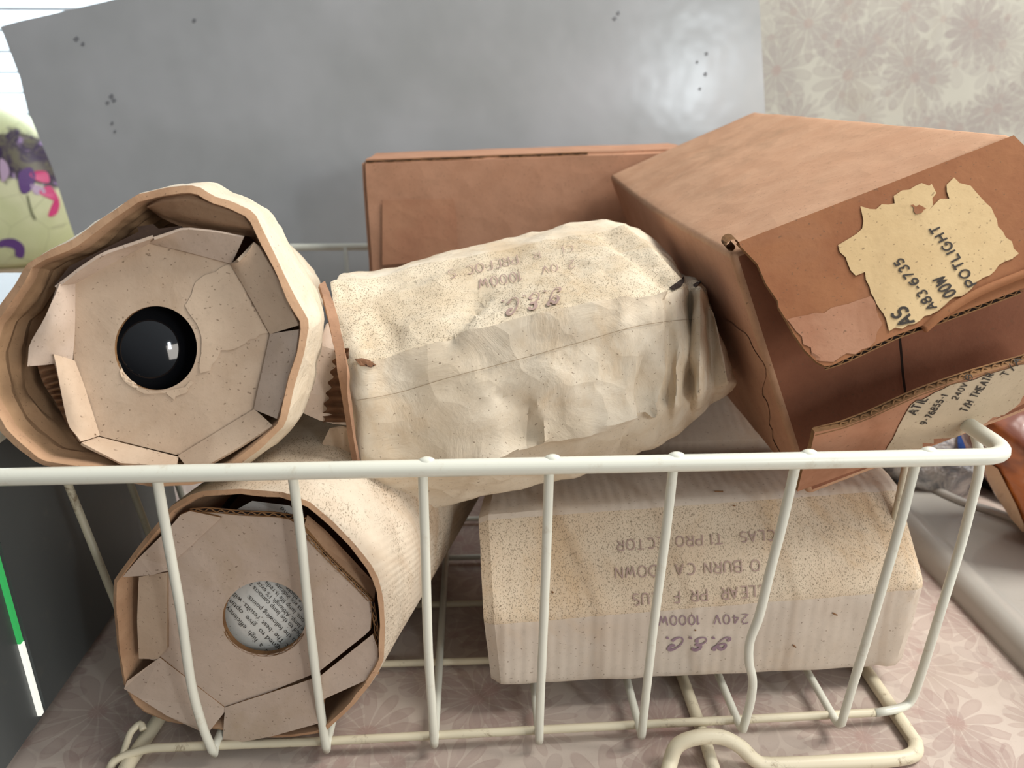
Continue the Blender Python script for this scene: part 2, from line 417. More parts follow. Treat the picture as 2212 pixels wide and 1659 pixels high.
# looping script capitals of the stamped maker's mark
SCR = {
 'g': [[(.62, .93), (.72, .98), (.80, .86), (.66, .74), (.45, .84), (.30, .95), (.14, .80), (.16, .58), (.36, .50), (.60, .62), (.70, .68), (.62, .40), (.48, .12), (.26, .0), (.08, .05), (.05, .18), (.18, .26)]],
 'e': [[(.66, .80), (.62, .95), (.42, 1.0), (.24, .86), (.28, .66), (.48, .58), (.56, .62), (.36, .58), (.12, .44), (.06, .20), (.22, .02), (.46, .02), (.66, .18), (.66, .30), (.5, .30)]],
 'c': [[(.44, .72), (.52, .62), (.66, .70), (.72, .88), (.58, 1.0), (.36, .92), (.14, .66), (.06, .34), (.16, .08), (.36, .0), (.58, .10), (.72, .30)]],
 '.': [[(.05, .02), (.11, .05), (.07, .08), (.05, .02)]]}
def ribbon(bm, pts3, n3, w):
    L = []
    for i, p in enumerate(pts3):
        a = pts3[max(0, i-1)]; b = pts3[min(len(pts3)-1, i+1)]; d = (b-a)
        if d.length < 1e-9: d = V((1, 0, 0))
        s = d.normalized().cross(n3[i]).normalized()*(w[i]*.5)
        L.append((bm.verts.new(p-s), bm.verts.new(p+s)))
    for A, B in zip(L, L[1:]):
        bm.faces.new((A[0], A[1], B[1], B[0]))
def letters(name, text, p0, p1, height, bvh, mat, parent, weight=.13, slant=0.0, fonts=G, tracking=1.0, jitter=0, drop=(), lift=.0007, up=None, varyw=0):
    """stroke lettering from baseline p0 to p1 (photo px), conformed to the surface it is printed on"""
    d = V((p1[0]-p0[0], p1[1]-p0[1])); L = d.length; ex = d/L
    ey = V((ex.y, -ex.x)) if up is None else V(up).normalized()
    adv = [(ADV.get(ch, .82) if fonts is G else {'.': .42}.get(ch, .98))*tracking for ch in text]
    tot = sum(adv)-.15; ux = L/tot; rnd = random.Random(len(text)*7+int(p0[0]))
    bm = bmesh.new(); x = 0
    for i, ch in enumerate(text):
        jy = rnd.uniform(-jitter, jitter)
        if i not in drop:
            for st in fonts.get(ch, []):
                P = []; pl = [V(q) for q in st]
                pl = smooth_path(pl, 5) if fonts is SCR else densify_open(pl, .12)
                N = []; Wd = []
                for j, q in enumerate(pl):
                    gx = x + (q.x + slant*q.y)*(.92 if fonts is G else 1); gy = q.y+jy
                    uv = V(p0)+ex*(gx*ux)+ey*(gy*height)
                    c = conform(bvh, uv.x, uv.y, lift, True)
                    if c is None: continue
                    c, nn = c; P.append(c); N.append(nn)
                    Wd.append(weight*height/FPX*(c-CAM).dot(FW)*(1+varyw*math.sin(j/max(1, len(pl)-1)*math.pi*2.2)))
                if len(P) > 1: ribbon(bm, P, N, Wd)
        x += adv[i]
    return obj(name, bm, mat, parent)
def densify_open(pl, step):
    out = []
    for a, b in zip(pl, pl[1:]):
        k = max(1, int((b-a).length/step)); out += [a.lerp(b, j/k) for j in range(k)]
    out.append(pl[-1]); return out
def printed(name, lines, bvh, mat, parent, inside=None, lift=.0003):
    """typeset lines: (text, p0, p1, height px) on a surface"""
    bm = bmesh.new()
    for text, p0, p1, h in lines:
        cu = bpy.data.curves.new('t', 'FONT'); cu.body = text; cu.resolution_u = 3; cu.offset = -.006
        o = bpy.data.objects.new('t', cu); COL.objects.link(o)
        dg = bpy.context.evaluated_depsgraph_get(); dg.update()
        me = bpy.data.meshes.new_from_object(o.evaluated_get(dg))
        xs = [v.co.x for v in me.vertices]; x0, x1 = min(xs), max(xs)
        d = V((p1[0]-p0[0], p1[1]-p0[1])); L = d.length; ex = d/L; ey = V((ex.y, -ex.x))
        vm = {}
        for v in me.vertices:
            uv = V(p0)+ex*((v.co.x-x0)/(x1-x0)*L)+ey*(v.co.y/.7*h)
            if inside and not inside(uv.x, uv.y): continue
            c = conform(bvh, uv.x, uv.y, lift)
            if c is not None: vm[v.index] = bm.verts.new(c)
        for p in me.polygons:
            if all(i in vm for i in p.vertices):
                try: bm.faces.new([vm[i] for i in p.vertices])
                except ValueError: pass
        bpy.data.objects.remove(o); bpy.data.curves.remove(cu); bpy.data.meshes.remove(me)
    return obj(name, bm, mat, parent)
def patch_on(name, pts2, bvh, mats, parent, lift=.0006, step=10, inner=14):
    """a paper patch glued on a surface, torn outline in px, follows it"""
    xs = [p[0] for p in pts2]; ys = [p[1] for p in pts2]
    bm = bmesh.new()
    vs2 = [V((p[0], p[1], 0)) for p in pts2]
    f_ = [bm.verts.new(p) for p in vs2]
    for t in tessellate_polygon([vs2]):
        bm.faces.new([f_[i] for i in t])
    bmesh.ops.dissolve_degenerate(bm, edges=bm.edges, dist=.01)
    y = min(ys)+inner
    while y < max(ys):
        bmesh.ops.bisect_plane(bm, geom=bm.verts[:]+bm.edges[:]+bm.faces[:], plane_co=(0, y, 0), plane_no=(0, 1, 0)); y += inner
    x = min(xs)+inner
    while x < max(xs):
        bmesh.ops.bisect_plane(bm, geom=bm.verts[:]+bm.edges[:]+bm.faces[:], plane_co=(x, 0, 0), plane_no=(1, 0, 0)); x += inner
    dead = []
    for v in bm.verts:
        c = conform(bvh, v.co.x, v.co.y, lift)
        if c is None: dead.append(v)
        else: v.co = c
    if dead: bmesh.ops.delete(bm, geom=dead, context='VERTS')
    bmesh.ops.recalc_face_normals(bm, faces=bm.faces)
    return obj(name, bm, mats, parent)

# ------------------------------------------------------------------ setting: worktop, walls, window
M['worktop'] = floral('floral_worktop', 'XY', rgb(196, 182, 170), rgb(158, 134, 126), rgb(164, 146, 138), rgb(160, 120, 112), 1.0, .42)
M['floral_wall'] = floral('floral_wallboard', 'XZ', rgb(180, 179, 168), rgb(146, 138, 134), rgb(152, 146, 142), rgb(156, 130, 122), .85, .55)
bm = bmesh.new(); box(bm, (0.1, .8, -.02), (3.0, 2.4, .04))
tag(obj('floor', bm, M['worktop'], origin=(0, .8, -.04)), kind='structure', label='floral laminate worktop under everything')
bm = bmesh.new(); box(bm, (1.05, 1.20, .7), (1.9, .04, 1.4))
tag(obj('wall_right', bm, M['floral_wall'], origin=(1.05, 1.2, 0)), kind='structure')
M['wallpaint'] = plain('cream_wall_paint', rgb(205, 198, 182), .8)
WY = 1.95
wx0, wx1, wz0, wz1 = -1.5, -.42, .345, 1.25
bm = bmesh.new()
box(bm, (-.75, WY+.05, wz0/2), (3.1, .1, wz0)); box(bm, (-.75, WY+.05, (wz1+1.6)/2), (3.1, .1, 1.6-wz1))
box(bm, ((wx1+.8)/2, WY+.05, (wz0+wz1)/2), (.8-wx1, .1, wz1-wz0)); box(bm, ((wx0-2.3)/2, WY+.05, (wz0+wz1)/2), (wx0+2.3, .1, wz1-wz0))
tag(obj('wall_back', bm, M['wallpaint'], origin=(-.75, WY, 0)), kind='structure')
bm = bmesh.new()
for c, s in (((-.96, WY+.03, wz0-.006), (1.10, .06, .03)), ((-.96, WY+.03, wz1), (1.10, .06, .04)), ((wx1, WY+.03, .8), (.03, .06, .9)), ((wx0, WY+.03, .8), (.03, .06, .9))):
    box(bm, c, s)
win = obj('window_1', bm, plain('grey_window_frame', rgb(150, 156, 160), .5), origin=(-.96, WY, wz0)); tag(win, kind='structure')
bl = thing('window_blind', 'white horizontal slatted blind lowered in the bright window behind the grey sheet', 'blind', (-.96, WY-.05, wz0+.02))
tm = NT('translucent_blind_slat'); tm.b.inputs['Base Color'].default_value = rgb(240, 244, 246); tm.b.inputs['Roughness'].default_value = .5
tr = tm.n('ShaderNodeBsdfTranslucent'); tr.inputs[0].default_value = rgb(240, 248, 252); mx = tm.n('ShaderNodeMixShader'); mx.inputs[0].default_value = .55
tm.link(tm.b.outputs[0], mx.inputs[1]); tm.link(tr.outputs[0], mx.inputs[2]); tm.link(mx.outputs[0], tm.t.nodes['Material Output'].inputs[0])
for i in range(20):
    bm = bmesh.new(); z = wz0+.03+i*.043
    P = []
    for k in range(5):
        a = -.024+.012*k; P.append((a*.55, z+a*.8+.003*math.cos(a*60)))
    r0 = [bm.verts.new((-1.48, WY-.05+p[0], p[1])) for p in P]; r1 = [bm.verts.new((-.44, WY-.05+p[0], p[1])) for p in P]
    for k in range(4): bm.faces.new((r0[k], r0[k+1], r1[k+1], r1[k]))
    bmesh.ops.solidify(bm, geom=bm.faces[:], thickness=.0008)
    obj('slat', bm, tm.m, bl, smooth='all')
bm = bmesh.new(); box(bm, (-.95, WY-.17, -.0+.028), (1.1, .36, .05))
bmesh.ops.bevel(bm, geom=bm.edges[:], offset=.012, segments=4, affect='EDGES')
ob = obj('window_ledge', bm, plain('beige_ledge', rgb(205, 186, 160), .6), origin=(-.95, WY-.06, .003), smooth=40)
tag(ob, 'beige rounded ledge beneath the window, left edge of the photo', 'ledge')

# painted vessel with flowers
jx, jy = pY(-38, 400, 1.72).x, 1.72
jb = .053
prof = [(0, 0), (.17, 0), (.2, .015), (.213, .06), (.208, .12), (.185, .2), (.158, .255), (.135, .285), (.112, .305), (.085, .322), (.06, .335), (.045, .345), (.0, .347)]
tv = NT('flower_painted_cream_glaze')
tv.b.inputs['Specular IOR Level'].default_value = .4
c_ = tv.coord()
cc = tv.mix(tv.ramp(tv.noise(c_, 8, 3), .35, .65), rgb(226, 226, 186), rgb(206, 210, 162))
sep = tv.n('ShaderNodeSeparateXYZ'); tv.link(c_, sep.inputs[0])
bandn = tv.math('ADD', sep.outputs[2], tv.math('MULTIPLY', tv.math('SUBTRACT', tv.noise(c_, 10, 4), .5), .14))
mask = tv.math('MULTIPLY', tv.ramp(bandn, .165, .18), tv.ramp(bandn, .275, .262))
pur = tv.mix(tv.ramp(tv.noise(c_, 26, 5, .7, 1.0), .42, .6), rgb(58, 40, 72), rgb(110, 104, 84))
pur = tv.mix(tv.ramp(tv.noise(tv.coord(loc=(4, 1, 2)), 22, 3, .6, 1.2), .58, .68), pur, rgb(168, 140, 184))
cc = tv.mix(mask, cc, pur)
crk = tv.n('ShaderNodeTexVoronoi', feature='DISTANCE_TO_EDGE'); tv.link(c_, crk.inputs['Vector']); crk.inputs['Scale'].default_value = 13
cc = tv.mix(tv.math('MULTIPLY', tv.ramp(crk.outputs[0], .012, .002), .35), cc, rgb(140, 140, 96))
tv.out(cc, .4)
bm = bmesh.new()
rings = [[V((jx+r*math.cos(2*math.pi*k/48), jy+r*.6*math.sin(2*math.pi*k/48), jb+z)) for k in range(48)] for r, z in [(max(r, .002), z) for r, z in prof]]
# cream vase must stay in front of the blind
loft(bm, rings); bmesh.ops.recalc_face_normals(bm, faces=bm.faces)
vase = obj('flower_vase', bm, tv.m, origin=(jx, jy, jb), smooth=60)
tag(vase, 'cream vase painted with purple and pink irises on the ledge by the window', 'vase')
vb = bvh_of(vase)
def petal(px_, mat, nm):
    bm = bmesh.new(); pts = [conform(vb, u, v, .002) for u, v in px_]
    pts = [p for p in pts if p]
    if len(pts) < 3: bm.free(); return
    sheet(bm, smooth_path(pts, 4, True), .0015); obj(nm, bm, mat, vase)
pk = plain('pink_petal_glaze', rgb(214, 40, 118), .4); pp = plain('purple_petal_glaze', rgb(98, 62, 128), .4); pl_ = plain('lilac_petal_glaze', rgb(196, 170, 196), .4); gn = plain('grey_stem_glaze', rgb(120, 122, 92), .5)
petal([(64, 378), (76, 370), (100, 372), (106, 394), (84, 392)], pk, 'pink_petal')
petal([(84, 415), (108, 402), (128, 436), (104, 428)], pk, 'pink_petal')
petal([(104, 466), (118, 432), (128, 440), (122, 462)], pk, 'pink_petal')
petal([(40, 376), (64, 362), (76, 380), (66, 412), (46, 416)], pp, 'purple_petal')
petal([(0, 345), (14, 352), (20, 376), (4, 392)], pl_, 'lilac_petal')
petal([(66, 398), (90, 404), (98, 416), (76, 420)], pl_, 'lilac_petal')
petal([(0, 520), (30, 516), (52, 532), (50, 556), (34, 552), (32, 538), (12, 532), (0, 534)], pp, 'purple_petal')
petal([(58, 426), (62, 425), (70, 456), (78, 472), (74, 474), (66, 458)], gn, 'stem')

# grey sheet leaning behind the basket
tg = NT('grey_satin_sheet')
cg = tg.coord()
col = tg.mix(tg.ramp(tg.noise(cg, 3.2, 4, .6), .3, .7), rgb(150, 153, 154), rgb(168, 170, 173))
tg.b.inputs['Specular IOR Level'].default_value = .5
rr = tg.math('MULTIPLY_ADD', tg.noise(cg, 6, 3), .10, .15)
nr = tg.bump(tg.noise(cg, 7, 3), .10, .02)
tg.out(col, rr, nr)
Pp, Pn = V((0, 1.055, 0)), V((0, -1, .07)).normalized()
outline = [(0, 57), (40, 46), (120, 28), (240, 0), (1616, -344), (1640, 0), (1655, 280), (1690, 800), (262, 822), (215, 660), (150, 480), (112, 360), (60, 240), (42, 165), (6, 72)]
bm = bmesh.new(); sheet(bm, [pP(u, v, Pp, Pn) for u, v in outline], .006, Pn)
g = obj('grey_sheet', bm, tg.m, origin=(0, 1.055, 0))
tag(g, 'large grey satin sheet standing tilted behind the wire basket and cartons', 'panel')

gv = bvh_of(g)
for (u, v, r) in ((242, 208, 5), (247, 217, 4), (233, 222, 3.5), (243, 266, 3.5), (249, 284, 3), (166, 84, 5), (180, 95, 4), (420, 44, 4), (1336, 28, 4), (1328, 40, 4), (1526, 116, 3.5), (1524, 160, 4), (1512, 192, 3), (1506, 134, 3)):
    patch_on('dark_mark', [(u+r*(1+.4*math.sin(k*2.3+u))*math.cos(k*math.pi/5), v+r*1.1*math.sin(k*math.pi/5)) for k in range(10)], gv, plain('grey_smudge', rgb(112, 114, 118), .5) if 'SMG' not in globals() else SMG, g, lift=.0006, inner=20)
    SMG = bpy.data.materials['grey_smudge']
# dark appliance on the left of the basket
ta = NT('dark_grey_enamel'); ta.b.inputs['Specular IOR Level'].default_value = .4
ta.out(ta.mix(ta.ramp(ta.noise(ta.coord(), 40, 6, .7), .55, .8), rgb(84, 88, 88), rgb(98, 98, 94)), .42)
XA = -.294
app = thing('dark_metal_cabinet', 'dark grey metal cabinet side filling the lower left beside the basket', 'cabinet', (XA-.2, .5, 0))
bm = bmesh.new(); box(bm, (XA-.2, .235, .125), (.4, .87, .25))
bmesh.ops.bevel(bm, geom=bm.edges[:], offset=.006, segments=3, affect='EDGES')
obj('body', bm, ta.m, app, smooth=40)
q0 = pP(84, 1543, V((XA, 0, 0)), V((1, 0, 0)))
bm = bmesh.new(); box(bm, (XA+.0012, q0.y, q0.z+.029), (.0024, .0034, .058)); obj('white_light_streak', bm, lit('white_streak_glow', rgb(250, 250, 240), .7), app)  # glowing strip stands in for a streak of light on the cabinet side
bm = bmesh.new(); box(bm, (XA+.001, q0.y, q0.z+.058+.045), (.002, .0034, .09)); obj('green_light_streak', bm, lit('green_streak_glow', rgb(60, 180, 96), .5), app)  # green upper part of that light streak, also made to glow
bm = bmesh.new(); box(bm, (XA+.0008, q0.y+.006, q0.z+.08), (.0016, .0008, .16)); obj('seam', bm, ta.m, app)

# white enamel hob / drainer on the right with the things on it
hx = .391
ten = plain('greyed_white_enamel', rgb(170, 166, 158), .32, spec=.5, dirt=rgb(150, 140, 124), dirt_amt=.3, coat=.3)
hob = thing('enamel_tray', 'greyish white enamel tray with rolled rim on the worktop right of the basket', 'tray', (.7, .4, 0))
bm = bmesh.new()
# rolled rim along the left side then a flat recessed plate with a lip at the far end
prof2 = [(0, 0), (0, .010), (.003, .017), (.010, .0215), (.018, .021), (.026, .016), (.034, .0125), (.062, .0119)]
ys = [-.15, .2, .4, .5, .58, .64, .69, .73, .76]
rows = []
for y in ys:
    off = 0 if y < .6 else (y-.6)**2*1.2
    rows.append([bm.verts.new((hx+p[0]+off, y, p[1])) for p in prof2])
for A, B in zip(rows, rows[1:]):
    for k in range(len(prof2)-1): bm.faces.new((A[k], A[k+1], B[k+1], B[k]))
bmesh.ops.recalc_face_normals(bm, faces=bm.faces)
obj('rim', bm, ten, hob, smooth='all')
lip = smooth_path([pZ(u, v, .014) for u, v in ((1940, 1012), (1975, 1030), (2030, 1062), (2090, 1088), (2160, 1110), (2260, 1150), (2420, 1230))], 4)
bm = bmesh.new(); poly = [V((hx+.046, -.15, .0115)), V((1.1, -.15, .0115)), V((1.1, .2, .0115))]+[V((p.x, p.y, .0115)) for p in reversed(lip)]
sheet(bm, poly, .006, V((0, 0, 1))); obj('plate', bm, ten, hob)
bm = bmesh.new(); tube(bm, [V((p.x, p.y, .0135)) for p in lip], .0045, 10); obj('lip', bm, ten, hob, smooth='all')
bm = bmesh.new()
c0 = pZ(2230, 1060, .01)
r_ = [(.004, 0), (.15, 0), (.165, .02), (.16, .02), (.146, .005), (.004, .005)]
loft(bm, [[V((c0.x+.11+r*math.cos(a*math.pi/24), c0.y+.07+r*math.sin(a*math.pi/24), z+.001)) for a in range(48)] for r, z in r_], True, True)
ob = obj('black_pan', bm, plain('black_pan_metal', rgb(18, 18, 20), .5), origin=(c0.x+.11, c0.y+.07, .001), smooth=40)
tag(ob, 'black pan in shadow beyond the enamel tray, under the bread bag', 'pan')

def blob(name, outline_px, Y, depth, mat, label, cat, sub=3, amp=.004, sc=40, parts=None):
    """rounded soft body whose front outline is traced at distance Y and that bulges both ways by depth"""
    pts = smooth_path([pY(u, v, Y) for u, v in outline_px], 4, True)
    c = sum(pts, V())/len(pts); bm = bmesh.new(); rings = []
    K = 9
    for i in range(K+1):
        a = -math.pi/2+math.pi*i/K; f = max(.02, math.cos(a))**.6; d = math.sin(a)*depth
        rings.append([c+(p-c)*f+V((0, d, 0)) for p in pts])
    loft(bm, rings); bmesh.ops.recalc_face_normals(bm, faces=bm.faces); crumple(bm, amp, sc)
    o = obj(name, bm, mat, origin=(c.x, c.y, min(p.z for p in pts)), smooth='all'); tag(o, label, cat); return o
tb = NT('glossy_brown_bread_wrap'); cb_ = tb.coord()
cz = tb.mix(tb.ramp(tb.noise(cb_, 14, 3, .6, .8), .4, .62), rgb(196, 112, 52), rgb(112, 58, 34))
tb.b.inputs['Coat Weight'].default_value = .9; tb.out(cz, .35, tb.bump(tb.noise(tb.coord(), 18, 3, .6, 1), .6, .01))
loaf = blob('bread_loaf', [(2105, 905), (2150, 880), (2260, 860), (2420, 880), (2440, 1080), (2330, 1185), (2240, 1165), (2175, 1085), (2120, 990)], .575, .055, tb.m, 'brown loaf in a glossy bag at the right edge behind the basket corner', 'bread')
lb = bvh_of(loaf)
patch_on('pale_crust', [(2128, 990), (2160, 1010), (2200, 1090), (2216, 1130), (2216, 1150), (2190, 1120), (2160, 1075), (2138, 1035)], lb, plain('pale_crust', rgb(206, 172, 140), .5), loaf, lift=.002, inner=12)
tp = NT('clear_wrinkled_plastic'); cq = tp.coord()
kk = tp.mix(tp.ramp(tp.noise(cq, 28, 4, .7, 1.5), .4, .62), rgb(196, 192, 188), rgb(120, 122, 128))
tp.b.inputs['Coat Weight'].default_value = .8
tp.out(kk, .25, tp.bump(tp.noise(cq, 34, 4, .6, 1.4), .9, .01))
pb = blob('plastic_bag', [(1905, 975), (1935, 930), (2020, 900), (2100, 900), (2135, 950), (2120, 1010), (2060, 1062), (1990, 1060), (1935, 1035)], .70, .03, tp.m, 'crinkled clear plastic bag with blue and red print behind the lower box flap', 'bag', amp=.008, sc=28)
pbb = bvh_of(pb)
patch_on('blue_print', [(2068, 925), (2092, 925), (2098, 948), (2098, 984), (2072, 982), (2066, 955)], pbb, plain('blue_print', rgb(32, 66, 128), .4), pb, lift=.002, inner=8)
patch_on('red_print', [(2090, 925), (2118, 932), (2116, 962), (2104, 952), (2092, 940)], pbb, plain('red_print', rgb(178, 22, 60), .4), pb, lift=.002, inner=8)
patch_on('blue_corner', [(1940, 1035), (1962, 1030), (1966, 1062), (1944, 1060)], pbb, plain('pale_blue_print', rgb(110, 136, 168), .4), pb, lift=.002, inner=8)

# ------------------------------------------------------------------ wire basket
RY, BY = .358, .985            # front and back rail
RZ = .2105
XL, XR = -.276, .287
bask = thing('wire_basket', 'cream coated wire basket holding the old lamp cartons', 'basket', (0, .67, 0))
rr_ = .0046
bm = bmesh.new()
rail = rounded([(XL, RY, RZ), (XR, RY, RZ), (XR, BY, RZ), (XL, BY, RZ)], .018, 6, True)
tube(bm, rail, rr_, 18, True)
obj('top_rail', bm, M['wire'], bask, smooth='all')
FW_B = .0135
# front wires: top px, optional bends, bottom px (on the plane of the basket front)
fw = [([(340, 1040), (356, 1130), (376, 1240), (392, 1330), (404, 1420), (418, 1500), (440, 1575), (462, 1628)]),
      ([(633, 1040), (650, 1160), (664, 1300), (680, 1440), (696, 1560), (705, 1620)]),
      ([(914, 1040), (919, 1200), (925, 1400), (934, 1540), (938, 1607)]),
      ([(1186, 1032), (1180, 1200), (1172, 1400), (1166, 1540), (1165, 1600)]),
      ([(1453, 1032), (1437, 1160), (1416, 1320), (1402, 1440), (1390, 1550), (1386, 1590)]),
      ([(1716, 1030), (1690, 1130), (1662, 1240), (1640, 1330), (1620, 1385), (1618, 1430), (1626, 1470), (1620, 1520), (1605, 1575)]),
      ([(1972, 1030), (1945, 1130), (1905, 1270), (1870, 1390), (1845, 1470), (1818, 1562)])]
for pts in fw:
    n = len(pts); P = []
    for i, (u, v) in enumerate(pts):
        P.append(pY(u, v, RY+.0035+.009*(i/(n-1))**1.5))
    P[0].z = RZ; end = P[-1]; xb = end.x
    P = smooth_path(P, 4)+[V((xb, end.y+.003, .0125)), V((xb, end.y+.008, .0115)), V((xb, .66, .0115)), V((xb, BY-.015, .0115)), V((xb, BY-.006, .016)), V((xb, BY-.003, RZ))]
    bm = bmesh.new(); tube(bm, P, .0027, 12, jitter=.06); obj('upright_wire', bm, M['wire'], bask, smooth='all')
# weld blobs where wires pass over the rail
for x in [p[0] for p in fw][2:]:
    c = pY(x[0]+ (30 if x[0] > 1700 else 8), 1008, RY); bm = bmesh.new()
    bmesh.ops.create_uvsphere(bm, u_segments=12, v_segments=8, radius=.0034, matrix=Matrix.Translation((c.x, RY+.001, RZ+.0026)) @ Matrix.Diagonal((1.5, 1, 1, 1)))
    obj('weld', bm, M['wire'], bask, smooth='all')
# cross wires on the bottom
cw = []
for i, (u, v) in enumerate(((900, 1588), (950, 1430), (960, 1305), (960, 1205), (960, 1122))):
    cw.append(pZ(u, v, .0062+.0).y)
dY = (cw[3]-cw[0])/3
yy = cw[:]
while yy[-1]+dY < BY-.02: yy.append(yy[-1]+dY)
for i, y in enumerate(yy):
    x0, x1 = -.238, .283
    if i == 0:
        a = pZ(256, 1640, .010); b = pZ(318, 1616, .010); m = pZ(700, 1601, .010); e = pZ(1250, 1572, .010); d = pZ(1855, 1541, .010); c = pZ(1930, 1535, .010)
        hook = [pZ(236, 1662, .004), pZ(248, 1640, .008)]
        P = rounded(hook+[b, m, e, d, pZ(1905, 1538, .009)], .006, 4)
        bm = bmesh.new(); tube(bm, P, .0027, 12); obj('cross_wire', bm, M['wire_dirty'], bask, smooth='all')
        # right end turns up into the corner upright
        top = pY(2113, 1030, RY+.035); top.z = RZ
        rp = pZ(1935, 1533, .0105)
        P = rounded([pZ(1890, 1540, .0095), rp, pY(1968, 1520, rp.y+.006), pY(1995, 1440, rp.y+.004), pY(2035, 1310, rp.y), pY(2078, 1170, RY+.035), pY(2120, 1000, RY+.034), V((XR, RY+.036, RZ))], .012, 5)
        bm = bmesh.new(); tube(bm, P, .0028, 12); obj('corner_wire', bm, M['wire'], bask, smooth='all')
        hk = [pZ(262, 1640, .008), pZ(276, 1598, .012), pZ(284, 1580, .014)]
        bm = bmesh.new(); tube(bm, smooth_path(hk+[hk[-1]+V((.004, .004, .002)), hk[-1]+V((.007, .001, 0))], 4), .0022, 10); obj('broken_hook', bm, M['wire_dirty'], bask, smooth='all')
        continue
    P = rounded([V((XL+.002, y, RZ)), V((-.245, y, .014)), V((-.238, y, .0062)), V((x1-.004, y, .0062)), V((XR-.001, y, .02)), V((XR, y, RZ))], .010, 4)
    bm = bmesh.new(); tube(bm, P, .0026, 10); obj('cross_wire', bm, M['wire_dirty'] if i < 3 else M['wire'], bask, smooth='all')
# thick bottom frame with handle hump in the front bar
zf = .0045
fr = [pZ(1440, 1690, zf), pZ(1447, 1650, .007), pZ(1462, 1612, .016), pZ(1500, 1594, .021), pZ(1556, 1592, .021), pZ(1598, 1612, .016), pZ(1628, 1640, .008), pZ(1665, 1652, zf), pZ(1800, 1647, zf), pZ(1930, 1640, zf), pZ(1974, 1628, zf), pZ(1978, 1605, zf)]
e1 = pZ(1852, 1420, zf); back_y = BY-.04
fr = smooth_path(fr, 5) + [e1.lerp(fr[-1], .5), e1, V((e1.x, back_y, zf))]
bm = bmesh.new(); tube(bm, fr, .0046, 14, jitter=.05)
L0 = pZ(262, 1672, zf); L1 = pZ(352, 1540, zf)
tube(bm, rounded([V((fr[-1].x, back_y, zf)), V((L1.x, back_y, zf)), L1, L0, V((L0.x+.006, L0.y-.008, zf)), pZ(700, 1700, zf), pZ(1440, 1690, zf)], .012, 5), .0046, 14)
c1, c0_ = pZ(1484, 1490, zf), pZ(1548, 1680, zf)
tube(bm, [c0_, pZ(1520, 1590, zf), c1, V((c1.x, back_y, zf))], .0040, 12)
obj('bottom_frame', bm, M['wire_dirty'], bask, smooth='all')

# ------------------------------------------------------------------ octagonal tube cartons
def inset(pts, c, d):
    return [p+(c-p).normalized()*d for p in pts]
def resample(pts, n):
    L = [0]; m = len(pts)
    for i in range(m): L.append(L[-1]+(pts[(i+1) % m]-pts[i]).length)
    out = []
    for k in range(n):
        t = L[-1]*k/n; i = max(j for j in range(m) if L[j] <= t+1e-12)
        a, b = pts[i], pts[(i+1) % m]; out.append(a.lerp(b, (t-L[i])/max(1e-9, L[i+1]-L[i])))
    return out

# ---- lower tube
ax = V((math.sin(math.radians(17)), math.cos(math.radians(17)), 0)); ax.normalize()
Pl = pZ(560, 1612, .0150)+V((0, .007, 0)); nrm = V((-ax.x*.75, -ax.y, .0)).normalized()
outer = [(244, 1254), (243, 1306), (252, 1400), (268, 1490), (300, 1535), (365, 1582), (440, 1617), (500, 1628), (600, 1614), (700, 1584), (760, 1528), (800, 1480), (828, 1430), (832, 1360), (828, 1290), (812, 1235), (770, 1180), (720, 1128), (668, 1084), (612, 1064), (520, 1056), (424, 1062), (372, 1090), (300, 1178)]
F = [pP(u, v, Pl, nrm) for u, v in outer]
for p in F: p.z = max(p.z, .0152)
F = resample(F, 72); cen = sum(F, V())/len(F)
Lb = .235
R2 = [cen+(p-cen)*.97 for p in F]
low = thing('octagonal_lamp_carton', 'octagonal tube carton with printed paper showing in its round hole, bottom left of the basket', 'carton', (cen.x, cen.y+.1, .0145), 'white octagonal tube cartons')
inn = [p+(cen-p).normalized()*.0045*(1+.25*noise.noise(p*90)) for p in F]
rings = [[p+ax*.075 for p in [cen+(q-cen)*.9 for q in inn]], [p+ax*.004 for p in inn], [p.lerp(i, .6)-ax*.0004 for p, i in zip(F, inn)], [p.lerp(i, .06)+ax*.0006 for p, i in zip(F, inn)]]
N = 12
for k in range(0, N+1): rings.append([p.lerp(q, k/N)+ax*(.003+Lb*k/N) for p, q in zip(F, R2)])
bm = bmesh.new()
loft(bm, rings, False, True, matfn=lambda i, k: 1 if i in (0, 1, 2) else 0)
bmesh.ops.recalc_face_normals(bm, faces=bm.faces); crumple(bm, .0006, 45)
lob = obj('tube_body', bm, [M['paper_tube'], M['kraft']], low, smooth=35)
# back stop inside so that one looks into a closed tube
bm = bmesh.new(); loft(bm, [[cen+(q-cen)*.9+ax*.1 for q in inn], [cen+(q-cen)*.9+ax*.102 for q in inn]]); obj('inner_partition', bm, M['kraft_dark'], low)
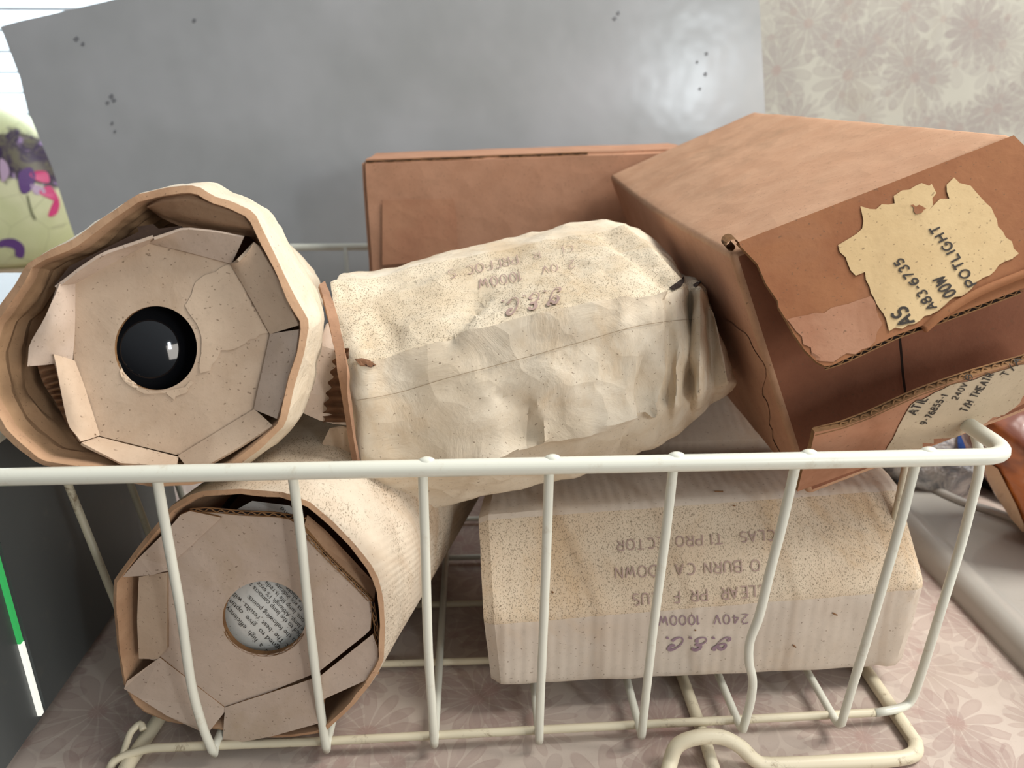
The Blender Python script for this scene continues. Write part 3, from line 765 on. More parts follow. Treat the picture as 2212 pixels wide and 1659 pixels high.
# end panel with round hole
Pd = cen+ax*.004
nq = (nrm*.9+V((0, 0, .06))).normalized()
def on(u, v, dd=0, P0=None): return pP(u, v, (P0 or Pd)+ax*dd, nrm)
def panel_with_hole(pts, hole, th, mat, edge, name, parent, amp=.0006):
    """flat panel outline with round opening: outline resampled in angle steps around the hole centre"""
    hc = sum(hole, V())/len(hole); n = 96
    ex = (hole[0]-hc).normalized(); nn = (pts[1]-pts[0]).cross(pts[2]-pts[1]).normalized()
    if nn.dot(CAM-hc) < 0: nn = -nn
    ey = nn.cross(ex).normalized()
    def polar(poly):
        loc = [((p-hc).dot(ex), (p-hc).dot(ey)) for p in poly]; out = []
        for k in range(n):
            a = 2*math.pi*k/n; dx, dy = math.cos(a), math.sin(a); best = None
            for i in range(len(loc)):
                (x1, y1), (x2, y2) = loc[i], loc[(i+1) % len(loc)]
                den = dx*(y2-y1)-dy*(x2-x1)
                if abs(den) < 1e-12: continue
                t = (x1*(y2-y1)-y1*(x2-x1))/den; s = (x1*dy-y1*dx)/den
                if t > 0 and -1e-6 <= s <= 1+1e-6 and (best is None or t < best): best = t
            out.append(hc+ex*dx*best+ey*dy*best)
        return out
    po, ph = polar(pts), polar(hole)
    bm = bmesh.new(); K = 8; R = []
    for j in range(K+1):
        R.append([bm.verts.new(h.lerp(o, j/K)) for h, o in zip(ph, po)])
    Bk = [bm.verts.new(h-nn*th) for h in ph]; Bo = [bm.verts.new(o-nn*th) for o in po]
    for j in range(K):
        for k in range(n): bm.faces.new((R[j][k], R[j][(k+1) % n], R[j+1][(k+1) % n], R[j+1][k])).material_index = 0
    for k in range(n):
        bm.faces.new((R[0][k], R[0][(k+1) % n], Bk[(k+1) % n], Bk[k])).material_index = 1
        bm.faces.new((R[K][k], R[K][(k+1) % n], Bo[(k+1) % n], Bo[k])).material_index = 1
        bm.faces.new((Bk[k], Bk[(k+1) % n], Bo[(k+1) % n], Bo[k])).material_index = 0
    bmesh.ops.recalc_face_normals(bm, faces=bm.faces)
    for v in bm.verts: v.co += nn*amp*(noise.noise(v.co*22)+.3*noise.noise(v.co*70))
    return obj(name, bm, [mat, edge], parent, smooth=30)
panel_px = [(400, 1110), (460, 1104), (560, 1112), (640, 1122), (660, 1150), (700, 1195), (760, 1255), (806, 1302), (812, 1380), (690, 1448), (510, 1530), (488, 1530), (420, 1490), (345, 1420), (300, 1400), (300, 1330), (302, 1245), (340, 1235), (368, 1140)]
panel_px = [(425, 1104), (500, 1108), (620, 1118), (652, 1140), (700, 1198), (804, 1300), (800, 1362), (690, 1450), (494, 1532), (420, 1492), (338, 1424), (300, 1423), (296, 1340), (300, 1246), (358, 1190), (368, 1140)]
hole = [on(571+90*math.cos(a)+0*math.sin(a), 1334+79*math.sin(a)) for a in [2*math.pi*k/48 for k in range(48)]]
panel_with_hole([on(u, v) for u, v in panel_px], hole, .003, M['insert2'], M['cut_edge'], 'end_panel', low)
# overlapping flaps
def flap(name, px_, d, mat, parent, th=.0022, edge='cut_edge', P0=None, tilt=None):
    pts = []
    for i, (u, v) in enumerate(px_):
        dd = d if tilt is None else tilt[i]
        pts.append(on(u, v, dd, P0))
    bm = bmesh.new(); sheet(bm, pts, th, None, 0, 1); return obj(name, bm, [mat, M[edge]], parent)
flap('top_left_flap', [(264, 1247), (330, 1242), (362, 1232), (366, 1222), (478, 1118), (410, 1104), (390, 1112), (368, 1138), (300, 1205)], 0, M['insert2'], low, tilt=[-.004, -.003, -.0014, -.001, -.0008, -.003, -.003, -.003, -.004], th=.0014)
flap('left_flap', [(300, 1246), (362, 1236), (362, 1400), (340, 1424), (300, 1423), (296, 1340)], -.0012, M['insert'], low, th=.0012)
flap('bottom_left_flap', [(268, 1488), (274, 1472), (338, 1425), (345, 1420), (490, 1532), (452, 1580), (438, 1582), (360, 1546), (300, 1508)], 0, M['insert2'], low, tilt=[-.005, -.005, -.001, -.0008, -.0008, -.006, -.006, -.007, -.006], th=.0022)
flap('bottom_flap', [(486, 1528), (640, 1478), (692, 1460), (805, 1370), (816, 1400), (816, 1458), (700, 1510), (690, 1562), (590, 1590), (480, 1611)], 0, M['insert2'], low, tilt=[-.001, -.0016, -.0016, -.001, -.002, -.003, -.004, -.006, -.007, -.008], th=.0022)
flap('kraft_side_flap', [(664, 1112), (704, 1146), (812, 1262), (808, 1300), (800, 1296), (654, 1146)], 0, M['kraft'], low, tilt=[.010, .010, .012, .003, .002, .003], th=.0015)
def corr_edge(name, pts3, nrm_, h, parent, n_per=.0065, amp=None):
    """fluted core of a cut board edge: wavy dark and light ribbon along a path"""
    bm = bmesh.new(); P = densify(pts3, .0012)[:]; P = []
    for a, b in zip(pts3, pts3[1:]):
        k = max(2, int((b-a).length/.0011)); P += [a.lerp(b, j/k) for j in range(k)]
    P.append(pts3[-1]); s = 0; A = []
    for i, p in enumerate(P):
        if i: s += (P[i]-P[i-1]).length
        d = (P[min(i+1, len(P)-1)]-P[max(i-1, 0)]).normalized(); side = d.cross(nrm_).normalized()
        A.append(p+side*(math.sin(s/n_per*2*math.pi+2.2*noise.noise(p*70))*.30+.15*noise.noise(p*160))*h)
    tube(bm, A, h*.13, 6)
    for sg in (-.5, .5):
        tube(bm, [P[i]+(P[min(i+1, len(P)-1)]-P[max(i-1, 0)]).normalized().cross(nrm_).normalized()*h*sg for i in range(0, len(P), 3)], h*.11, 6)
    o = obj(name, bm, M['cut_edge'], parent)
    bm = bmesh.new()
    V0 = [(P[i]+(P[min(i+1, len(P)-1)]-P[max(i-1, 0)]).normalized().cross(nrm_).normalized()*h*.5-nrm_*.0009, P[i]-(P[min(i+1, len(P)-1)]-P[max(i-1, 0)]).normalized().cross(nrm_).normalized()*h*.5-nrm_*.0009) for i in range(0, len(P), 3)]
    L = [(bm.verts.new(a), bm.verts.new(b)) for a, b in V0]
    for a, b in zip(L, L[1:]): bm.faces.new((a[0], a[1], b[1], b[0]))
    obj('flute_shadow_gap', bm, M['dark_flute'], o)
    return o
nf = -nrm if nrm.dot(V((0, -1, 0))) < 0 else nrm
corr_edge('fluted_edge', [on(u, v, -.0012) for u, v in ((412, 1104), (450, 1101), (520, 1108), (600, 1112), (660, 1122))], nf, .0028, low)
corr_edge('fluted_edge', [on(u, v, -.0006) for u, v in ((662, 1158), (720, 1218), (770, 1266), (802, 1300))], nf, .0022, low)
corr_edge('fluted_edge', [on(u, v, -.0006) for u, v in ((804, 1302), (812, 1350), (816, 1400))], nf, .0022, low)
corr_edge('fluted_edge', [on(571+91*math.cos(math.radians(a)), 1336+80*math.sin(math.radians(a)), -.0002) for a in range(160, 20, -8)], nf, .0014, low, n_per=.009)
# leaflet bulging behind the hole
lc = on(574, 1336, .0115)
bm = bmesh.new(); Q = []
for j in range(13):
    row = []
    for i in range(17):
        a, b = -1+2*i/16, -1+2*j/12
        p = on(574+a*122, 1336+b*108, .0050+.012*(a*a+b*b)*.7)
        row.append(bm.verts.new(p))
    Q.append(row)
for j in range(12):
    for i in range(16): bm.faces.new((Q[j][i], Q[j][i+1], Q[j+1][i+1], Q[j+1][i]))
M['leaflet'] = board('leaflet_paper', rgb(238, 238, 232), rgb(228, 228, 222), crumple=.03)
leaf = obj('instruction_leaflet', bm, M['leaflet'], origin=lc, smooth='all')
tag(leaf, 'white printed instruction leaflet curved behind the round hole of the lower tube carton', 'leaflet')
lbv = bvh_of(leaf)
def zz(x, y): return (450+x/7.9, 1230+y/7.9)
inh = lambda u, v: ((u-572)/94)**2+((v-1335)/83)**2 < 1
L9 = [('is  a  high  efficiency,', zz(1040, 1395), zz(330, 600), 10.5),
      ('signed to  give  optim', zz(1270, 1370), zz(372, 478), 10.5),
      ('it. The  best  results  will', zz(1395, 1300), zz(470, 395), 10.5),
      ('o the following points:', zz(1500, 1190), zz(705, 432), 10.5),
      ('lied to the lamp contacts s', zz(1590, 1095), zz(745, 225), 10.5),
      ('e lamp. Although 1% exce', zz(1640, 1010), zz(870, 205), 10),
      ('out, lamp life is redu', zz(1650, 860), zz(1010, 200), 10),
      ('ns are indicate', zz(1610, 670), zz(1180, 225), 10),
      ('e blacke', zz(1600, 530), zz(1355, 285), 9.5)]
printed('printed_text', L9, lbv, M['ink'], leaf, inh)
# folded corner of another paper at the top of the tube
bm = bmesh.new(); sheet(bm, [on(u, v, d) for u, v, d in ((505, 1104, .012), (545, 1082, .016), (625, 1092, .010), (655, 1124, .006), (560, 1112, .010))], .0004)
fold = obj('folded_leaflet', bm, M['leaflet'], origin=on(560, 1100, .012)); tag(fold, 'folded paper corner tucked above the end panel of the lower tube carton', 'leaflet')
printed('printed_text', [('and', (628, 1112), (611, 1094), 9)], bvh_of(fold), M['ink'], fold, lift=.0003)

# ---- upper tube
ay = V((-.10, 1, -.19)).normalized()
nu = V((0, -1, .28)).normalized()
Pu = pY(330, 1010, .372)
outer = [(-45, 770), (-30, 700), (0, 655), (30, 610), (56, 566), (90, 548), (150, 520), (230, 462), (300, 416), (350, 404), (405, 398), (428, 400), (462, 422), (500, 432), (550, 455), (572, 500), (600, 560), (640, 640), (672, 696), (660, 760), (640, 830), (618, 920), (600, 938), (560, 975), (500, 1022), (420, 1050), (330, 1054), (200, 1030), (80, 1004), (30, 965), (0, 935), (-35, 870)]
F = [pP(u, v, Pu, nu) for u, v in outer]
F0 = resample(F, 112); cen = sum(F0, V())/len(F0); cu_ = cen.copy()
Lb = .20
up_ = thing('octagonal_lamp_carton', 'battered octagonal tube carton with dark glass in its round hole, resting on the left rail', 'carton', (cen.x, cen.y+.1, .15), 'white octagonal tube cartons')
F = [p+V((0, 0, 0)) for p in F0]
inn = [p+(cen-p).normalized()*(.0058+.0016*noise.noise(p*40)) for p in F]
r_back = .070
def rad_ring(c, r, n, ref):
    # back ring: regular rounded octagon, matched by angle to the front ring
    out = []
    ex, ez = V((1, 0, 0)), ay.cross(V((1, 0, 0))).normalized()
    if ez.z < 0: ez = -ez
    for p in ref:
        a = math.atan2((p-cen).dot(ez), (p-cen).dot(ex)); m = math.cos(math.pi/8)/math.cos((a+math.pi/8) % (math.pi/4)-math.pi/8)
        out.append(c+(ex*math.cos(a)+ez*math.sin(a))*r*(.4+.6*m)*1.05)
    return out
B = rad_ring(cen+ay*Lb, r_back, len(F), F)
rings = [[cen+(q-cen)*(.86+.14*(1-t/24)+.011*math.sin(t*1.55)*min(1, t/3))+ay*(.006+.064*t/24) for q in inn] for t in range(24, 0, -1)]
NI = len(rings)
rings += [[p+ay*.006 for p in inn], [p.lerp(i, .75)-ay*.0008 for p, i in zip(F, inn)], [p.lerp(i, .12)+ay*.0004 for p, i in zip(F, inn)]]
N = 14
# the body swells just behind the rim and then narrows to the back
for k in range(N+1):
    t = k/N; sw = .022*math.sin(min(1, t*2.6)*math.pi)*.30
    rings.append([p.lerp(b-ay*Lb, t)+ay*(.004+Lb*t)+(p-cen).normalized()*sw for p, b in zip(F, B)])
bm = bmesh.new()
loft(bm, rings, False, True, matfn=lambda i, k: 2 if i < NI else (1 if i in (NI, NI+1) else 0))
bmesh.ops.recalc_face_normals(bm, faces=bm.faces); creases(bm, .0016, 27, 3, where=lambda q: min(1, max(0, (q-cen).dot(ay)/.03))); crumple(bm, .0006, 42, seed=3)
obj('tube_body', bm, [M['paper_crumple'], M['kraft'], M['kraft_stripe']], up_, smooth=30)
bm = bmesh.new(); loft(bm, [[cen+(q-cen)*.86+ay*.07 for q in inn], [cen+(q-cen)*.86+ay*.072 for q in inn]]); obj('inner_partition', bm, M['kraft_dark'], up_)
Pc = cen
def ou(u, v, dd=0): return pP(u, v, Pc+ay*dd, nu)
octo = [(157, 609), (322, 519), (503, 567), (587, 720), (553, 884), (388, 985), (211, 941), (158, 780)]
DI = .013
hole = [ou(337+90*math.cos(a), 752+91*math.sin(a), DI) for a in [2*math.pi*k/48 for k in range(48)]]
panel_with_hole([ou(u, v, DI) for u, v in octo], hole, .0022, M['insert'], M['cut_edge'], 'end_panel', up_, amp=.0012)
ubv = bvh_of([o for o in bpy.data.objects if o.parent == up_ and o.name.startswith('end_panel')][0])
M['insert_l'] = board('insert_card_pale', rgb(210, 187, 162), rgb(199, 174, 149), crumple=.1)
patch_on('torn_paper_layer', jag([(418, 622), (432, 602), (500, 570), (545, 640), (584, 718), (562, 722), (530, 742), (505, 754), (478, 756), (455, 800), (432, 806), (436, 740), (426, 700), (400, 660)], 12, 3, 31), ubv, M['insert_l'], up_, lift=.0005, inner=16)
patch_on('torn_paper_layer', jag([(255, 780), (266, 805), (300, 838), (345, 846), (400, 836), (412, 822), (420, 826), (404, 848), (380, 856), (378, 864), (360, 850), (312, 850), (280, 832), (262, 812)], 10, 2.5, 33), ubv, M['insert_l'], up_, lift=.0005, inner=16)
def tabf(name, inner_px, outer_px, d0=DI, d1=.003, mat='insert2', bul=.0):
    """folded tab: hinge on the end panel, free edge standing towards the rim"""
    n = 10; bm = bmesh.new(); R = []
    def along(px_, t):
        m = len(px_)-1; s = t*m; i = min(int(s), m-1); f = s-i
        return (px_[i][0]+(px_[i+1][0]-px_[i][0])*f, px_[i][1]+(px_[i+1][1]-px_[i][1])*f)
    for j in range(6):
        s = j/5; row = []
        for i in range(n+1):
            a, b = along(inner_px, i/n), along(outer_px, i/n)
            p = ou(a[0]+(b[0]-a[0])*s, a[1]+(b[1]-a[1])*s, d0+(d1-d0)*s - bul*math.sin(math.pi*s)*math.sin(math.pi*i/n))
            row.append(bm.verts.new(p+nu*.0006*noise.noise(p*80)))
        R.append(row)
    fs = []
    for j in range(5):
        for i in range(n): fs.append(bm.faces.new((R[j][i], R[j][i+1], R[j+1][i+1], R[j+1][i])))
    bmesh.ops.recalc_face_normals(bm, faces=fs)
    bmesh.ops.solidify(bm, geom=fs, thickness=.0016)
    return obj(name, bm, M[mat], up_, smooth=40)
tabf('folded_tab', [(157, 609), (322, 519)], [(118, 618), (170, 578), (220, 545), (330, 508)], mat='insert2')
tabf('folded_tab', [(322, 519), (503, 567)], [(332, 512), (396, 490), (470, 498), (528, 510)], mat='insert2')
tabf('folded_tab', [(503, 567), (587, 720)], [(512, 560), (552, 518), (600, 590), (648, 702)], mat='insert')
tabf('folded_tab', [(588, 722), (553, 884)], [(650, 712), (640, 790), (602, 905)], mat='insert2')
tabf('folded_tab', [(553, 886), (388, 987)], [(592, 922), (520, 968), (420, 1026)], mat='insert')
tabf('folded_tab', [(386, 987), (211, 943)], [(380, 1008), (260, 1000), (176, 956)], mat='insert')
tabf('folded_tab', [(211, 941), (158, 781)], [(172, 955), (150, 920), (134, 850), (112, 766)], mat='insert', bul=.003)
tabf('folded_tab', [(157, 779), (157, 611)], [(60, 790), (66, 745), (100, 690), (124, 612)], mat='insert2', bul=.004)
# bowed kraft flap at the top
bm = bmesh.new(); R = []
topE = [(316, 446), (350, 416), (410, 402), (470, 428), (520, 448), (548, 462)]
botE = [(320, 450), (350, 472), (400, 494), (450, 502), (510, 508), (552, 512)]
for j in range(9):
    s = j/8; row = []
    for i in range(21):
        t = i/20*5; k = min(int(t), 4); f = t-k
        a = (topE[k][0]+(topE[k+1][0]-topE[k][0])*f, topE[k][1]+(topE[k+1][1]-topE[k][1])*f); b = (botE[k][0]+(botE[k+1][0]-botE[k][0])*f, botE[k][1]+(botE[k+1][1]-botE[k][1])*f)
        p = ou(a[0]+(b[0]-a[0])*s, a[1]+(b[1]-a[1])*s, .005+.008*s-.008*math.sin(math.pi*s)+.0012*math.sin(s*14+i*.1))
        row.append(bm.verts.new(p))
    R.append(row)
fs = [bm.faces.new((R[j][i], R[j][i+1], R[j+1][i+1], R[j+1][i])) for j in range(8) for i in range(20)]
bmesh.ops.solidify(bm, geom=fs, thickness=.0012)
obj('bowed_kraft_flap', bm, M['kraft'], up_, smooth='all')
# corrugated liner at the lower left and a dark sheet painting the shade in the top gap
bm = bmesh.new(); R = []
for j in range(110):
    s = j/109; row = []
    for i in range(7):
        t = i/6
        u0 = 80+62*s+34*s*s; u1 = 128+88*s
        v0 = 788+172*s+6*math.sin(s*9); v1 = 778+178*s
        p = ou(u0+(u1-u0)*t, v0+(v1-v0)*t, .012+.0028*math.sin(s*2*math.pi*12)+.006*(1-t))
        row.append(bm.verts.new(p))
    R.append(row)
fs = [bm.faces.new((R[j][i], R[j][i+1], R[j+1][i+1], R[j+1][i])) for j in range(109) for i in range(6)]
bmesh.ops.solidify(bm, geom=fs, thickness=.0008)
obj('corrugated_liner', bm, M['kraft'], up_, smooth='all')
bm = bmesh.new(); sheet(bm, [ou(u, v, .009) for u, v in ((116, 618), (150, 575), (300, 500), (296, 490), (330, 484), (342, 494), (392, 488), (380, 498), (330, 512), (250, 536), (165, 590))], .001)
obj('gap_shade_sheet', bm, M['gap_shade'], up_)
# inner torn wall on the far left
# lamp glass behind the hole
hc = ou(337, 752, DI)+ray(337, 752).normalized()*(.0035+.0665)
tl = NT('dark_lamp_glass'); tl.b.inputs['Base Color'].default_value = rgb(20, 21, 24); tl.b.inputs['Roughness'].default_value = .06; tl.b.inputs['Specular IOR Level'].default_value = .6
bm = bmesh.new(); bmesh.ops.create_uvsphere(bm, u_segments=64, v_segments=40, radius=.06, matrix=Matrix.Translation(hc))
lamp = obj('lamp_bulb', bm, tl.m, origin=hc, smooth='all'); tag(lamp, 'round dark glass lamp seen through the round hole of the upper tube carton', 'lamp')

# ------------------------------------------------------------------ lower right carton with dusty facet
def cbz(u, v, Y): return pY(u, v, Y)
LW = [[(1062, 1478, .402), (1046, 1342, .402), (1034, 1112, .447), (1060, 1020, .512)],
      [(1952, 1436, .418), (2001, 1262, .420), (1944, 1046, .466), (1870, 960, .53)]]
def ring_from(four, r=0.0):
    b, m, t, k = [cbz(*q) for q in four]
    X = V((0, .0, 0))
    # mirror the front facets to get the back of the octagon
    dy = (k.y-b.y)
    cy = (t.y+k.y)/2; cz = (b.z+m.z)/2
    f = V((b.x+.002, b.y+.046, b.z-.046))
    pts = [b, m, t, k]
    pts += [V((k.x, 2*cy-m.y, m.z)), V((k.x, 2*cy-b.y, b.z)), V((b.x+.002, 2*cy-b.y-.046, b.z-.0)), V((b.x+.001, b.y+.02, b.z-.002))]
    return pts
A = ring_from(LW[0]); B = ring_from(LW[1])
# bottom of the carton: small turned-under facet
for R_ in (A, B):
    R_[7] = R_[0]+V((0, .012, -.006)); R_[6] = V((R_[5].x, R_[5].y-.01, R_[0].z-.006))
zmin = min(p.z for p in A+B)
def bev_ring(R_, k=3, f=.06):
    out = []; n = len(R_)
    for i in range(n):
        a, b, c = R_[i-1], R_[i], R_[(i+1) % n]
        p, q = b.lerp(a, f), b.lerp(c, f)
        for j in range(k): 
            t = j/(k-1); out.append(p*(1-t)**2+b*2*t*(1-t)+q*t*t)
        for j in range(1, 7): out.append(q.lerp(c.lerp(b, f), j/7))
    return out
a8, b8 = bev_ring(A), bev_ring(B); n8 = len(a8)
N = 46; rings = []
cA, cB = sum(a8, V())/n8, sum(b8, V())/n8
for k in range(N+1):
    t = k/N; r = [p.lerp(q, t) for p, q in zip(a8, b8)]; c = cA.lerp(cB, t)
    e = min(t, 1-t); s = 1-.05*max(0, 1-e/.012)
    if t > .93: s *= 1-.02*max(0, math.sin((t-.93)/.07*math.pi*3))
    rings.append([c+(p-c)*s for p in r])
bm = bmesh.new()
def mf(i, k):
    seg = (k % n8)/n8*8
    return 1 if 1.0 <= seg < 2.0 else 0
loft(bm, rings, True, True, matfn=mf); bmesh.ops.recalc_face_normals(bm, faces=bm.faces); crumple(bm, .0012, 24, seed=9); crumple(bm, .0003, 170, seed=1, ridged=False)
cr = thing('corrugated_lamp_carton', 'long white corrugated carton with a dust-speckled upper side, bottom right of the basket', 'carton', ((cA.x+cB.x)/2, (cA.y+cB.y)/2, zmin), 'white octagonal lamp cartons')
cbody = obj('carton_body', bm, [M['paper_plain'], M['paper_dusty']], cr, smooth=28)
cb = bvh_of(cbody)
ST = M['purple_ink_faint']; SP = M['purple_ink']
letters('stamped_letters', 'CLASS T1 PROJECTOR', (1672, 1145), (1330, 1168), 22, cb, ST, cr, weight=.11, drop=(4, 12))
letters('stamped_letters', 'TO BURN CAP DOWN', (1662, 1208), (1326, 1226), 24, cb, ST, cr, weight=.11, drop=(0, 10))
letters('stamped_letters', 'CLEAR  PREFOCUS', (1652, 1264), (1364, 1284), 24, cb, ST, cr, weight=.12, drop=(9, 11))
letters('stamped_letters', '240V  1000W', (1615, 1326), (1420, 1330), 20, cb, SP, cr, weight=.12)
letters('maker_stamp', 'g.e.c.', (1580, 1376), (1436, 1376), 27, cb, SP, cr, weight=.20, fonts=SCR, slant=.35, varyw=.5)
for (u, v, L, a) in ((1712, 1392, 10, .9), (1544, 1063, 18, 0), (1798, 1323, 12, .7), (1192, 1277, 8, 1.2), (1583, 1092, 5, .4), (1500, 1360, 3, .2)):
    P = [conform(cb, u+math.cos(a)*t, v+math.sin(a)*t*.6, .0006) for t in (0, L/2, L)]
    if all(P): bm = bmesh.new(); tube(bm, P, .0005, 6); obj('dirt_speck', bm, M['grime'], cr)

# ---- carton lying behind it
bm = bmesh.new()
A2 = [pY(1350, 1060, .555), pY(1340, 960, .555), pY(1420, 868, .60), pY(1480, 830, .66)]
B2 = [pY(1690, 1040, .56), pY(1700, 945, .56), pY(1640, 848, .605), pY(1660, 815, .665)]
dx = V((.004, 0, 0))
ra = A2+[V((A2[3].x, .70, A2[3].z-.04)), V((A2[3].x, .70, .025)), V((A2[0].x, .60, .016)), V((A2[0].x, .57, .03))]
rb = B2+[V((B2[3].x, .70, B2[3].z-.04)), V((B2[3].x, .70, .025)), V((B2[0].x, .60, .016)), V((B2[0].x, .57, .03))]
ra = [V((min(p.x, A2[1].x+.0), p.y, p.z)) for p in ra]; 
rings = [[p.lerp(q, t/12) for p, q in zip(bev_ring(ra), bev_ring(rb))] for t in range(13)]
loft(bm, rings); bmesh.ops.recalc_face_normals(bm, faces=bm.faces); crumple(bm, .001, 30)
ob = obj('corrugated_lamp_carton', bm, M['paper_plain'], origin=(.18, .62, .012), smooth=28)
tag(ob, 'shaded corrugated carton glimpsed between the crumpled carton and the big brown box', 'carton', 'white octagonal lamp cartons')

# ------------------------------------------------------------------ crumpled carton on top
CR = [
 [(742, 594, .530), (716, 616, .490), (742, 792, .421), (764, 1000, .421), (786, 1108, .445)],
 [(768, 587, .545), (752, 606, .500), (778, 790, .410), (784, 1010, .410), (812, 1120, .443)],
 [(830, 582, .555), (820, 600, .515), (850, 768, .416), (860, 1030, .412), (872, 1119, .445)],
 [(940, 551, .565), (935, 572, .530), (965, 734, .420), (975, 1014, .414), (965, 1096, .447)],
 [(1060, 524, .575), (1055, 550, .540), (1090, 700, .426), (1090, 985, .414), (1070, 1068, .450)],
 [(1180, 494, .585), (1180, 524, .550), (1215, 672, .430), (1210, 942, .420), (1195, 1044, .455)],
 [(1250, 478, .592), (1262, 508, .556), (1310, 655, .436), (1310, 915, .426), (1290, 1016, .460)],
 [(1320, 474, .600), (1335, 503, .566), (1395, 640, .442), (1395, 892, .432), (1365, 988, .464)],
 [(1388, 500, .602), (1408, 528, .560), (1450, 628, .452), (1438, 880, .446), (1432, 956, .468)],
 [(1440, 545, .600), (1452, 568, .548), (1478, 622, .466), (1462, 872, .440), (1462, 940, .470)],
 [(1468, 588, .590), (1474, 606, .530), (1490, 628, .484), (1490, 862, .462), (1490, 914, .478)],
 [(1492, 594, .580), (1500, 606, .522), (1512, 626, .466), (1510, 850, .444), (1512, 896, .480)],
 [(1506, 600, .575), (1514, 612, .520), (1530, 650, .484), (1538, 838, .470), (1534, 880, .488)],
 [(1512, 606, .570), (1522, 622, .515), (1546, 690, .474), (1574, 826, .460), (1560, 866, .488)],
 [(1514, 612, .560), (1526, 632, .518), (1552, 720, .490), (1590, 826, .478), (1574, 852, .495)]]
rings = []
for r in CR:
    p = [pY(*q) for q in r]
    back = max(p[0].y+.02, .56)
    p += [V((p[4].x, p[4].y+.055, p[4].z+.004)), V((p[3].x, back-.005, p[4].z+.05)), V((p[0].x, back+.012, p[0].z-.045)), V((p[0].x, p[0].y+.014, p[0].z-.006))]
    rings.append(p)
# subdivide along and around
def spl(rings, sub):
    out = []
    cols = [smooth_path([r[i] for r in rings], sub) for i in range(len(rings[0]))]
    return [[c[k] for c in cols] for k in range(len(cols[0]))]
rr2 = spl(rings, 7)
dense = []
for r in rr2:
    n = len(r); o = []
    for i in range(n):
        a, b, c = r[i-1], r[i], r[(i+1) % n]
        f = .07
        o += [b.lerp(a, f), (b.lerp(a, f)+b.lerp(c, f)+b*2)/4]
        m = 14 if i < 4 else 5
        for j in range(m): o.append(b.lerp(c, f+(1-2*f)*j/m))
    dense.append(o)
nd = len(dense[0])
bm = bmesh.new()
def mfc(i, k):
    k = k % nd
    return 1 if 16 <= k < 33 else 0
loft(bm, dense, True, True, matfn=mfc); bmesh.ops.recalc_face_normals(bm, faces=bm.faces)
bm.normal_update()
def dent(u, v, Y, r, d):
    c = pY(u, v, Y)
    for vx in bm.verts:
        L = (vx.co-c).length
        if L < r: vx.co += vx.normal*d*(1-(L/r)**2)**2
creases(bm, .0014, 19, 5); creases(bm, .0005, 47, 2); crumple(bm, .0008, 21, seed=5); crumple(bm, .0004, 60, seed=2)
def fold_line(pts, wpx, d):
    """a paper fold pressed along a traced line: d > 0 stands out, d < 0 is pushed in"""
    tree = BVHTree.FromBMesh(bm); L = []
    for (a, b), (c, e) in zip(pts, pts[1:]):
        k = max(2, int(math.hypot(c-a, e-b)/6))
        for j in range(k+1):
            h = tree.ray_cast(CAM, ray(a+(c-a)*j/k, b+(e-b)*j/k).normalized())
            if h[0] is not None: L.append(h[0])
    if not L: return
    wd = wpx*.45/FPX; bm.normal_update()
    for vx in bm.verts:
        m = min((vx.co-q).length for q in L)
        if m < wd: vx.co += vx.normal*d*(1-m/wd)
for pts_, w_, d_ in (([(975, 735), (1005, 690), (1042, 628)], 26, -.0035), ([(1015, 722), (1040, 670), (1062, 640)], 26, .0035), ([(780, 786), (900, 752), (1000, 722), (1150, 686), (1300, 655), (1440, 628)], 20, .0026),
                     ([(1305, 508), (1352, 545), (1400, 590), (1450, 625)], 30, -.0045), ([(1345, 500), (1400, 545), (1450, 600)], 34, .005), ([(1080, 850), (1135, 875), (1148, 915), (1150, 955)], 24, -.0045), ([(1165, 870), (1172, 950)], 26, .003),
                     ([(960, 1010), (1100, 978), (1250, 940), (1390, 890)], 26, .0032), ([(1392, 780), (1396, 850), (1402, 888)], 22, -.006), ([(1425, 800), (1420, 850), (1408, 890)], 28, .006), ([(1445, 650), (1450, 760), (1446, 860)], 20, -.004),
                     ([(745, 640), (800, 660), (840, 700), (850, 760)], 24, -.0026), ([(760, 620), (860, 640), (960, 600)], 26, .002), ([(860, 620), (930, 590), (1010, 560), (1120, 545)], 22, -.0026), ([(1395, 895), (1350, 950), (1330, 990)], 22, -.004), ([(1440, 640), (1380, 660), (1330, 680)], 20, -.002)):
    fold_line(pts_, w_, d_)
crumple(bm, .0003, 150, seed=4, ridged=False)
for a_ in ((1140, 940, .42, .035, -.006), (1400, 850, .44, .022, -.006), (800, 700, .44, .035, -.004), (1030, 660, .46, .03, -.005), (1480, 760, .47, .02, .004), (1330, 600, .49, .03, .004), (1420, 960, .455, .02, .004), (905, 950, .415, .03, -.003)): dent(*a_)
zmin = min(v.co.z for v in bm.verts)
crum = thing('crumpled_lamp_carton', 'crumpled and dusty off-white lamp carton lying on top in the middle of the basket', 'carton', (pY(1150, 800, .5).x, .5, zmin), 'white octagonal lamp cartons')
cbo = obj('carton_body', bm, [M['paper_crumple'], M['paper_crumple_dusty']], crum, smooth=38)
kb = bvh_of(cbo)
letters('maker_stamp', 'g.e.c.', (1212, 622), (1082, 652), 34, kb, ST, crum, lift=.0009, weight=.16, fonts=SCR, slant=.3, varyw=.5)
letters('stamped_letters', '1000W', (1124, 588), (1030, 606), 20, kb, ST, crum, lift=.0009, weight=.13)
letters('stamped_letters', 'PREFOCUS', (1116, 553), (966, 586), 18, kb, ST, crum, lift=.0009, weight=.13, drop=(6,))
letters('stamped_letters', '240V', (1240, 564), (1168, 578), 16, kb, ST, crum, lift=.0009, weight=.13, drop=(1,))
